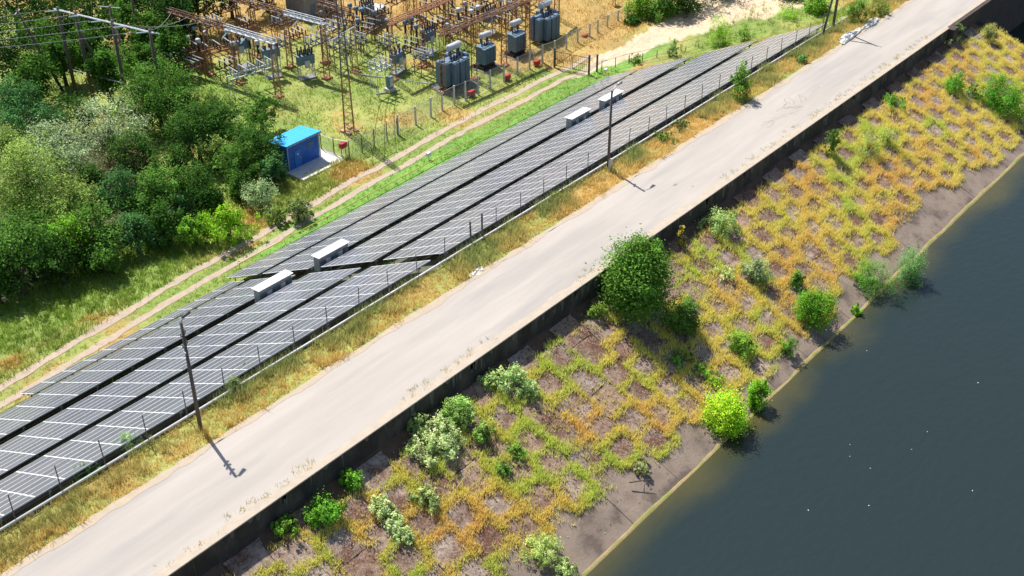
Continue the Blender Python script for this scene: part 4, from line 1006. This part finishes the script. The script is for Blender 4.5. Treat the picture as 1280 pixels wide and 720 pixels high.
# ---------------------------------------------------------------- transformers
def transformer(px, py, big, label):
    b = at(px, py, -15); r0 = empty('transformer', b, 0); tag(r0, label, 'transformer', 'slate blue oil transformers inside the fence')
    if big:
        W2, D2, H = 4.6, 2.4, 4.0
        mb = MB(); mb.box((0, .4, .35), (W2*.7, D2, .5)); mb.build('plinth', M_BLACK, r0)
        mb = MB(); mb.box((0, .3, 2.1), (W2*.55, 1.7, 3.0)); mb.box((0, .3, 3.65), (W2*.6, 1.9, .16)); mb.build('tank', M_TRAFO, r0, bevel=.04)
        spots = [(-2.0, .9, 0), (-1.05, -.9, 0), (-.05, -1.0, 0), (.95, -.9, 0), (2.0, .1, 0), (2.0, 1.2, 0), (-2.0, -.2, 0), (0.6, 1.8, 0)]
        for x, y, _ in spots:
            mb = MB(); mb.box((x, y, 2.25), (.78, .78, 3.1)); mb.lathe((x, y, 3.8), [(.39, 0), (.3, .12), (.05, .16)], 8)
            for k in range(5): mb.box((x-.34+k*.17, y-.41, 2.25), (.05, .06, 2.9))
            mb.build('radiator', M_TRAFO, r0, bevel=.05)
        for x in (-.9, -.35, .2, .75):
            mb = MB(); insulator(mb, (x, -.1, 3.7), .75, .14, 8, 5); mb.tube((x, -.1, 4.4), (x, -.1, 4.6), .04); mb.build('bushing', M_BLACK, r0)
        mb = MB(); mb.path([(-1.6, -.4, 3.95), (-.6, -.9, 4.05), (.6, -.6, 4.1), (1.2, .3, 4.3)], .08, 6); mb.build('pipework', M_BLACK, r0)
        mb = MB(); mb.lathe((-.3, 1.0, 4.95), [(.1, -.05), (.42, 0), (.45, .05), (.45, 2.25), (.42, 2.3), (.1, 2.35)], 14, axis=(1, 0, 0)); mb.build('conservator', M_TRAFOL, r0, smooth=True)
        mb = MB(); [mb.box((x, 1.0, 4.2), (.12, .5, .9)) for x in (.1, 1.6)]; mb.build('bracket', M_DARKPOST, r0)
    else:
        mb = MB(); mb.box((0, .2, .3), (2.4, 1.8, .5)); mb.build('plinth', M_BLACK, r0)
        mb = MB(); mb.box((0, .2, 1.9), (1.9, 1.2, 2.3)); mb.box((0, .2, 3.08), (2.1, 1.4, .1)); mb.build('tank', M_TRAFO, r0, bevel=.04)
        for x in (-.95, -.35, .25, .85):
            mb = MB(); mb.box((x, -.65, 1.95), (.52, .55, 2.2))
            for k in range(4): mb.box((x-.2+k*.13, -.95, 1.95), (.04, .05, 2.1))
            mb.build('radiator', M_TRAFO, r0, bevel=.06)
        for x in (1.35,):
            mb = MB(); mb.box((x, .2, 1.95), (.5, 1.0, 2.2)); mb.build('radiator', M_TRAFO, r0, bevel=.06)
        for x in (-.6, -.1, .4):
            mb = MB(); insulator(mb, (x, .1, 3.1), .6, .11, 8, 4); mb.build('bushing', M_BLACK, r0)
        mb = MB(); mb.lathe((-.1, .8, 4.2), [(.1, -.04), (.36, 0), (.38, .05), (.38, 1.7), (.36, 1.75), (.1, 1.8)], 14, axis=(1, -.1, 0)); mb.build('conservator', M_TRAFOL, r0, smooth=True)
        mb = MB(); [mb.box((x, .8, 3.5), (.1, .4, .8)) for x in (.1, 1.3)]; mb.build('bracket', M_DARKPOST, r0)
    mb = MB(); mb.box((0, 0, .03), (5.6 if big else 3.6, 4.4 if big else 3.0, .1)); mb.build('gravel_pit', M_DARKPOST, r0)
transformer(570, 107, True, 'big many-radiator blue transformer nearest the camera')
transformer(607, 84, False, 'small blue transformer just right of the nearest big one')
transformer(645, 68, False, 'small blue transformer left of the farthest big one')
transformer(683, 51, True, 'big many-radiator blue transformer farthest back behind the fence')

# ---------------------------------------------------------------- switchyard steelwork
def lattice(mb, a, b, w, n, r=.04, taper=1.):
    a, b = Vector(a), Vector(b); d = (b-a).normalized(); x = d.orthogonal().normalized()
    if abs(d.z) < .5: x = Vector((0, 0, 1)).cross(d).normalized()
    y = d.cross(x)
    C = [(x*sx+y*sy)*w/2 for sx, sy in ((-1, -1), (1, -1), (1, 1), (-1, 1))]
    for c in C: mb.tube(a+c, b+c*taper, r, r, 4)
    for i in range(n):
        p, q = a.lerp(b, i/n), a.lerp(b, (i+1)/n); ka = 1+(taper-1)*i/n; kb = 1+(taper-1)*(i+1)/n
        for j in range(4):
            mb.tube(p+C[j]*ka, q+C[(j+1) % 4]*kb, r*.6, r*.6, 3)
            mb.tube(p+C[j]*ka, p+C[(j+1) % 4]*ka, r*.5, r*.5, 3)
def strings(mb, p, d, L_=1.3, mi=0):
    insulator(mb, p, L_, .12, 7, 8, mi, axis=d)
def gantry(p0, p1, top, posts, silver, label, wmat=M_RUST):
    P0, P1 = at(*p0, top), at(*p1, top); root = empty('gantry', (P0.x, P0.y, -15)); tag(root, label, 'gantry', 'rusty switchyard gantries')
    a = Vector((0, 0, top+15)); b = P1-P0+a
    k = silver[0] if silver else 1.
    m = a.lerp(b, k)
    mb = MB(); n_ = max(3, int((m-a).length/1.1)); lattice(mb, a, m, .55, n_, .06); mb.box(tuple((a+m)/2+Vector((0, 0, -.3))), ((m-a).length, .5, .05), rz=math.atan2((b-a).y, (b-a).x)); mb.build('beam', wmat, root)
    if silver: mb = MB(); lattice(mb, m, b, .55, max(3, int((b-m).length/1.1)), .06); mb.box(tuple((b+m)/2+Vector((0, 0, -.3))), ((b-m).length, .5, .05), rz=math.atan2((b-a).y, (b-a).x)); mb.build('beam', M_GALV, root)
    for t in posts:
        q = a.lerp(b, t); mb = MB(); lattice(mb, (q.x, q.y, 0), (q.x, q.y, q.z-.3), .75, 8, .045, .7); mb.box((q.x, q.y, .05), (1.1, 1.1, .3)); mb.build('column', M_RUST2 if wmat is M_RUST else wmat, root)
    n_ = 6
    for i in range(n_):
        q = a.lerp(b, (i+.5)/n_); d = Vector(((b-a).y, -(b-a).x, 0)).normalized()
        mb = MB(); strings(mb, q+Vector((0, 0, -.35)), d+Vector((0, 0, -.5)), 1.4); mb.build('insulator_string', M_GLASSI if silver and (i+.5)/n_ > k else M_BROWN, root)
    return root
gantry((210, 12), (343, 52), -7.4, (.34, .62, .98), (.55,), 'left rusty gantry whose right half is silver')
gantry((285, -4), (405, 28), -7.2, (.25, .60, .98), (.60,), 'second gantry from the left with a silver right end')
gantry((485, 29), (566, -4), -7.0, (.03, .5, .9), None, 'pale rusty gantry beam running away in the middle of the yard', M_RUST2)
gantry((549, 43), (662, -2), -7.0, (.02, .36, .7, .98), None, 'dark rusty gantry beam running away behind the small transformers')
gantry((398, 2), (441, 15), -6.5, (.05, .95), None, 'short dark gantry in front of the grey building')
gantry((640, -14), (700, -40), -7.0, (.05, .95), None, 'gantry at the top edge behind the farthest transformer')
b = at(437, 165, -15); r0 = empty('lattice_mast', b); tag(r0, 'tall rusty lattice mast standing in the grass near the short fence', 'mast')
mb = MB(); lattice(mb, (0, 0, 0), (0, 0, 7.5), 1.15, 8, .06, .75); mb.build('lower_section', M_RUST2, r0)
mb = MB(); lattice(mb, (0, 0, 7.5), (0, 0, 17.5), .86, 12, .055, .55); mb.build('upper_section', M_DARKPOST, r0)
for sx in (-.55, .55):
    for sy in (-.55, .55): mb = MB(); mb.box((sx, sy, .1), (.5, .5, .4)); mb.build('footing', M_PINK, r0)
mb = MB(); mb.tube((-2.0, 0, 12.2), (2.4, .4, 12.6), .06); [insulator(mb, (x, 0, 12.3), .4, .1, 6, 3) for x in (-1.8, 0, 2.2)]; mb.build('crossarm', M_GALV, r0)
b0 = b.copy()

def breaker(px, py, rz, label, h=2.3, m=M_SWB, nb=4):
    b = at(px, py, -15); r0 = empty('circuit_breaker', b, rz); tag(r0, label, 'circuit breaker', 'box shaped circuit breakers in the yard')
    mb = MB(); mb.box((0, 0, h+.6), (2.3, .9, 1.2)); mb.box((0, 0, h+1.23), (2.45, 1.0, .08)); mb.build('tank', m, r0, bevel=.03)
    for x in np.linspace(-.85, .85, nb):
        for y in (-.28, .28): mb = MB(); insulator(mb, (x, y, h+1.25), 1.0 if nb > 3 else .7, .17, 7, 5, axis=(0, y*.8, 1)); mb.build('bushing', M_BLACK if nb > 3 else M_BROWN, r0)
    mb = MB(); mb.box((0, -.55, h+.1), (.7, .3, 1.0)); mb.build('drive_box', M_TRAFOL, r0, bevel=.02)
    mb = MB(); [mb.tube((x, y, 0), (x, y, h), .06, .06, 4) for x in (-1, 1) for y in (-.4, .4)]; mb.tube((-1, -.4, 0), (1, -.4, h), .03); mb.tube((1, .4, 0), (-1, .4, h), .03); mb.build('stand', M_GALV, r0)
    mb = MB(); mb.box((0, -.1, .08), (2.3, 1.2, .16)); mb.build('footing', M_BUILD, r0)
breaker(384, 97, -.3, 'blue circuit breaker with black bushings left of the lattice mast', 2.0)
breaker(303, 84, -.3, 'dark blue box hung under the silver half of the left gantry', 2.6, nb=3)
breaker(342, 96, -.3, 'dark blue box under the right end of the left gantry', 2.8, nb=3)
breaker(498, 90, .2, 'slate blue breaker in the grass left of the nearest big transformer', 1.6, M_TRAFO, 3)
breaker(461, 34, .2, 'small dark blue breaker beside the grey kiosk at the top', 2.2)
breaker(537, 66, .1, 'slate breaker under the dark rusty gantry end', 2.0, M_TRAFO)
breaker(612, 42, .1, 'slate breaker in the middle under the dark rusty gantry', 2.0, M_TRAFO)

def disconnector(px, py, rz, label, legs=M_GALV, ins=M_GREYIN, w=5.0, h=2.6, n=3):
    b = at(px, py, -15); r0 = empty('disconnector', b, rz); tag(r0, label, 'disconnector', 'disconnector switches on steel frames')
    mb = MB()
    for x in (-w/2, w/2):
        for y in (-.6, .6): mb.tube((x, y, 0), (x, y, h), .055, .055, 4)
        mb.tube((x, -.6, .2), (x, .6, h), .03, .03, 3); mb.tube((x, .6, .2), (x, -.6, h), .03, .03, 3)
        mb.build('leg_frame', legs, r0); mb = MB()
    for y in (-.6, .6): mb.box((0, y, h+.05), (w+.3, .14, .14))
    for i in range(n): mb.box(((i-(n-1)/2)*w/n*1.0, 0, h+.16), (.16, 2.2, .1))
    mb.build('base_frame', legs, r0)
    for i in range(n):
        x = (i-(n-1)/2)*w/n
        for y in (-.95, 0, .95): mb = MB(); insulator(mb, (x, y, h+.2), .8, .13, 7, 5); mb.build('insulator', ins, r0)
        mb = MB(); mb.tube((x, -1.1, h+1.08), (x, 1.1, h+1.08), .06, .06, 5); mb.build('blade', M_GALV, r0)
disconnector(318, 113, -.15, 'large silver disconnector in front of the left gantry', w=6.5, n=5)
disconnector(478, 116, .1, 'silver framed disconnector left of the nearest big transformer', w=3.0, h=3.4, n=3)
disconnector(357, 50, .0, 'small silver disconnector under the second gantry', M_RUST, w=3.6)
disconnector(418, 60, .1, 'silver disconnector hugging the lattice mast', w=4., h=3.)
disconnector(232, 90, -.2, 'rusty disconnector at the left end of the yard', M_RUST, M_BROWN, w=5.5)
disconnector(275, 85, -.2, 'rusty disconnector under the column of the left gantry', M_RUST2, M_BROWN, w=4.5)
disconnector(435, 55, .2, 'rusty disconnector with brown insulators behind the lattice mast', M_RUST, M_BROWN, w=5)
disconnector(462, 60, .2, 'rusty disconnector right of the lattice mast on orange grass', M_RUST, M_BROWN, w=4.5)
disconnector(500, 22, .1, 'rusty disconnector at the top behind the pale gantry beam', M_RUST, M_BROWN, w=5)
disconnector(540, 30, .1, 'rusty disconnector between the two long gantry beams', M_RUST, M_BROWN, w=4)
disconnector(515, 80, .1, 'dark rusty disconnector behind the nearest big transformer', M_RUST, M_BROWN, w=4, h=2.2)
disconnector(575, 58, .1, 'dark rusty disconnector behind the small transformer', M_RUST, M_BROWN, w=5, h=2.6)
disconnector(610, 25, .1, 'rusty disconnector at the top beyond the small transformers', M_RUST, M_BROWN, w=5)
disconnector(285, 35, -.1, 'rusty disconnector between the first and second gantry', M_RUST2, M_BROWN, w=4)
disconnector(650, 12, .1, 'rusty disconnector left of the farthest big transformer', M_RUST, M_BROWN, w=4)
disconnector(330, 30, -.1, 'rusty disconnector below the second gantry middle column', M_RUST, M_BROWN, w=4)

LM = [('the nearest big transformer', 570, 85), ('the first small transformer', 607, 70), ('the second small transformer', 645, 52), ('the farthest big transformer', 683, 32), ('the lattice mast', 430, 60), ('the grey building', 400, 14), ('the large silver disconnector', 318, 98), ('the blue breaker', 388, 76), ('the left gantry column', 256, 50), ('the rusty disconnector at the left', 228, 76), ('the end of the dark gantry beam', 549, 45), ('the end of the pale gantry beam', 487, 30), ('the silver end of the left gantry', 335, 55), ('the grey kiosk', 470, 18), ('the middle of the dark gantry beam', 605, 22), ('the middle of the pale gantry beam', 525, 14)]
used_lb = {}
def where(px, py):
    n, x, y = min(LM, key=lambda l: (l[1]-px)**2+(l[2]-py)**2)
    dx, dy = px-x, py-10-y
    w_ = ('just right of ' if dx > 0 else 'just left of ') if abs(dx) > abs(dy) else ('in front of ' if dy > 0 else 'behind ')
    k = used_lb.get(w_+n, 0); used_lb[w_+n] = k+1
    return ['', 'second one ', 'third one ', 'fourth one ', 'fifth one '][min(k, 4)]+w_+n
def stand(px, py, kind, label, h=2.6):
    b = at(px, py, -15); r0 = empty('instrument_transformer', b, rng.normal(0, .1)); 
    tag(r0, grp2[kind]+', '+where(px, py), 'instrument transformer', label)
    mb = MB(); lattice(mb, (0, 0, 0), (0, 0, h), .4, 4, .035); mb.build('stand', M_RUST2 if kind != 1 else M_RUST, r0)
    mb = MB(); insulator(mb, (0, 0, h), 1.3, .22, 8, 7); mb.build('insulator', M_BROWN if kind != 2 else M_BLACK, r0)
    mb = MB(); mb.lathe((0, 0, h+1.3), [(.1, 0), (.34, .05), (.36, .45), (.28, .6), (.05, .65)], 10); mb.build('head', M_GALV if kind != 1 else M_SWB, r0, smooth=True)
grp2 = {0: 'silver headed rusty post', 1: 'dark rusty post', 2: 'black insulator post', 3: 'brown insulator post'}
grp = {0: 'rusty post with brown ribbed insulator and silver head at the left end of the yard', 1: 'dark rusty post with brown insulator and blue grey head in the middle of the yard', 2: 'rusty post with black insulator and silver head near the large silver disconnector', 3: 'rusty post with brown insulator and silver head under the long gantry beams'}
for px, py in ((218, 70), (226, 72), (236, 66), (248, 72), (262, 78), (212, 80), (240, 84), (253, 88)): stand(px, py, 0, grp[0])
for px, py in ((288, 76), (296, 92), (316, 84), (326, 90)): stand(px, py, 2, grp[2])
for px, py in ((440, 42), (448, 46), (455, 48), (450, 62), (470, 52), (404, 52), (411, 45), (508, 64), (516, 60), (486, 62), (522, 70), (530, 76)): stand(px, py, 1, grp[1])
for px, py in ((556, 34), (566, 30), (548, 22), (590, 50), (598, 45), (626, 34), (634, 30), (580, 20), (520, 18), (506, 14), (622, 14), (642, 22), (560, 68), (583, 40), (660, 28), (532, 12), (600, 10), (574, 48)): stand(px, py, 3, grp[3])
r_c = np.random.default_rng(31)
for px, py in ((222, 96), (246, 100), (268, 60), (290, 100), (312, 60), (352, 80), (372, 62), (398, 78), (410, 38), (446, 76), (455, 22), (474, 44), (486, 78), (522, 50), (548, 60), (556, 12), (568, 42), (590, 34), (594, 16), (628, 46), (640, 32), (665, 16), (530, 92), (425, 84)):
    k_ = int(r_c.integers(0, 3))
    disconnector(px, py, r_c.normal(0, .12), ['rusty bus frame, ', 'pale rusty bus frame, ', 'dark bus frame, '][k_]+where(px, py), [M_RUST, M_RUST2, M_DARKPOST][k_], [M_BROWN, M_BROWN, M_GREYIN][k_], w=float(r_c.uniform(2.0, 3.6)), h=float(r_c.uniform(1.6, 3.4)), n=int(r_c.integers(2, 4)))
for px, py in ((233, 58), (262, 44), (300, 46), (345, 36), (430, 30), (468, 52), (512, 36), (560, 52), (582, 62), (636, 16), (668, 6)):
    b = at(px, py, -15); hh_ = float(r_c.uniform(6, 8.5)); r0 = empty('steel_column', b); tag(r0, 'slim rusty lattice column, '+where(px, py), 'column', 'slim columns in the yard')
    mb = MB(); lattice(mb, (0, 0, 0), (0, 0, hh_), .42, 9, .03, .8); mb.build('shaft', M_RUST, r0); mb = MB(); mb.box((0, 0, hh_+.05), (1.6, .12, .12), rz=float(r_c.normal(0, .8))); mb.build('crossarm', M_RUST, r0)
b = at(488, 114, -15); r0 = empty('control_cabinet', b); tag(r0, 'small blue grey control cabinet under the silver framed disconnector', 'cabinet')
mb = MB(); mb.box((0, 0, 1.3), (.8, .6, 1.5)); mb.build('housing', M_SWB, r0, bevel=.03); mb = MB(); mb.box((0, -.31, 1.3), (.6, .03, 1.2)); mb.build('door', M_TRAFOL, r0); mb = MB(); mb.box((0, 0, .25), (1.2, 1, .5)); mb.build('footing', M_CONC, r0)
# cable trench covers
for x0, y0, x1, y1, lb in ((440, 92, 560, 108, 'long pale concrete cable duct crossing the yard grass'), (470, 118, 500, 112, 'short pale concrete duct by the silver framed disconnector')):
    a, c = at(x0, y0, -15), at(x1, y1, -15); mb = MB(); d = c-a; mb.box((0, 0, .05), (d.length, .3, .12)); o = mb.build('cable_duct', M_BUILD, bevel=.02); o.location = (a+c)/2; o.rotation_euler = (0, 0, math.atan2(d.y, d.x)); tag(o, lb, 'duct')
# grey building at the top and a kiosk
b = at(382, 26, -15); r0 = empty('control_building', b, -.05); tag(r0, 'small flat roofed grey building at the top of the yard', 'building')
mb = MB(); mb.box((3.0, 2.2, 1.6), (6.0, 4.4, 3.2)); mb.build('wall', M_BUILD, r0); mb = MB(); mb.box((3.0, 2.2, 3.3), (6.5, 4.9, .25)); mb.build('roof', M_PINK, r0)
mb = MB(); mb.box((1.6, -.02, 1.1), (1.0, .06, 2.1)); mb.build('door', M_SWB, r0)
for x in (3.4, 4.9): mb = MB(); mb.box((x, -.02, 1.7), (.9, .06, .9)); mb.build('window', M_BLACK, r0)
b = at(470, 28, -15); r0 = empty('kiosk', b, .1); tag(r0, 'grey boxy kiosk right of the grey building', 'kiosk')
mb = MB(); mb.box((0, 0, 1.1), (2.2, 1.8, 2.2)); mb.build('wall', M_BUILD, r0); mb = MB(); mb.box((0, 0, 2.27), (2.5, 2.1, .14)); mb.build('roof', M_POSTC, r0); mb = MB(); mb.box((-.3, -.92, 1.0), (.8, .04, 1.7)); mb.build('door', M_SWB, r0)

# ---------------------------------------------------------------- wires and wooden portal
def wire(a, b, sag, r, label, name='power_line', group=None, m=M_WIRE):
    a, b = Vector(a), Vector(b); pts = []
    for i in range(13):
        t = i/12; p = a.lerp(b, t); p.z -= 4*sag*t*(1-t); pts.append(p-a)
    mb = MB(); mb.path(pts, r, 4); o = mb.build(name, m); o.location = a; tag(o, label, 'wire', group); return o
pz = -15
A_ = at(96, 121, pz); D_e = at(207, 152, pz)
B = [A_, A_.lerp(D_e, .2), A_.lerp(D_e, .60), D_e]
r0 = empty('wooden_portal', B[0]); tag(r0, 'dark wooden power line portal of tall poles with leaning struts', 'pylon')
HP = 12.
for q in B:
    q = q-B[0]; mb = MB(); mb.tube((q.x, q.y, -.2), (q.x, q.y, HP), .26, .17, 8); mb.build('pole', M_WOOD, r0, smooth=True)
for (x, y), q in zip(((141, 113),), (B[1],)):
    s = at(x, y, pz)-B[0]; t = q-B[0]; mb = MB(); mb.tube((s.x, s.y, -.2), (t.x, t.y, HP*.8), .24, .15, 8); mb.build('strut', M_WOOD, r0, smooth=True)
e0 = Vector((0, 0, HP-.4)); e1 = (B[3]-B[0])+Vector((0, 0, HP-.4)); dd = (e1-e0).normalized(); e0 = e0-dd*.6; e1 = e1+dd*.6
mb = MB(); mb.tube(e0, e1, .13, .13, 6); mb.build('crossbeam', M_GALV, r0)
mb = MB(); a1, a2 = B[0]-B[0]+Vector((0, 0, 3.8)), B[3]-B[0]+Vector((0, 0, 3.8)); mb.tube(a1, a2, .05); mb.build('tie_rod', M_WIRE, r0)
lf = -FH.cross(Vector((0, 0, 1)))*1.0; lf = Vector((-RU.x, -RU.y, 0))
att = []
for i in range(5):
    p = e0.lerp(e1, .05+.225*i); mb = MB(); strings(mb, p, lf*1.0+Vector((0, 0, -.12)), 1.5); strings(mb, p, -lf+Vector((0, 0, -.2)), 1.3); mb.build('insulator_string', M_GLASSI, r0); att.append(B[0]+p+lf*1.5)
    q = att[-1]; wire(q, q+lf*70+Vector((0, 0, -1.5)), 2.2, .03, ['highest and farthest', 'second', 'middle', 'fourth', 'lowest and nearest'][i]+' pale overhead wire leaving the wooden portal to the left', group='overhead wires left of the wooden portal')
for i in range(3):
    p = e0.lerp(e1, .9-.2*i)+B[0]; q = at(215+i*22, 14+i*6, -7.6); wire(p, q, .8, .022, ['lowest', 'middle', 'highest'][i]+' thin overhead wire between wooden portal and left gantry', group='overhead wires between portal and left gantry')
for i in range(3):
    p = b0+Vector((-1.8+2.0*i, 0, 12.2)); q = at(462+i*9, 80-i*3, -15+4.0); wire(p, q, .6, .04, ['left', 'middle', 'right'][i]+' one of three pale sagging cables from the lattice mast to the silver disconnector', group='three cables down from the lattice mast', m=M_TRAFOL)
# second portal behind it
P2 = [at(152, 86, pz), at(178, 74, pz)]
r0 = empty('wooden_portal', P2[0]); tag(r0, 'smaller wooden pole pair with short crossarms behind the big portal', 'pylon')
for i_, q in enumerate(P2):
    q = q-P2[0]; mb = MB(); mb.tube((q.x, q.y, -.2), (q.x, q.y, 8.8), .24, .16, 8); mb.build('pole', M_WOOD, r0, smooth=True)
    mb = MB(); c_ = Vector((q.x, q.y, 8.5)); mb.tube(c_-lf*1.3, c_+lf*1.3+Vector((0, 0, .25)), .08, .08, 6); mb.build('crossarm', M_GALV, r0)
mb = MB(); q = at(166, 98, pz)-P2[0]; mb.tube((q.x, q.y, -.2), (0, 0, 7.5), .2, .13, 8); mb.build('strut', M_WOOD, r0, smooth=True)
# second smaller pole left of the portal
b = at(79, 114, pz); r0 = empty('wooden_pole', b); tag(r0, 'thin dark leaning wooden pole left of the wooden portal', 'pole')
mb = MB(); mb.tube((0, 0, -.2), (-3.0, 1.2, 11.5), .22, .14, 8); mb.build('pole', M_WOOD, r0, smooth=True); mb = MB(); mb.tube((-3.6, .8, 11.2), (-2.2, 2.0, 11.2), .06); mb.build('crossarm', M_GALV, r0)
# pink thing and white patch in the sandy yard
lump('tarpaulin_heap', 880, 22, 1.8, 1.0, .35, .1, 'small pink tarpaulin heap in the shade by the sandy yard', 11, mat('pink_tarpaulin', (.62, .28, .32), (.5, .2, .25), .8, 2), z=-13.9)
lump('white_slab', 933, 27, 1.6, .9, .15, .1, 'small white slab lying on the sandy yard', 12, M_WHITE, z=-13.7)
lump('white_stone', 338, 264, 1.1, .8, .45, .3, 'pale boulder beside the low olive shrub near the track', 13, M_ROCK, z=-15)
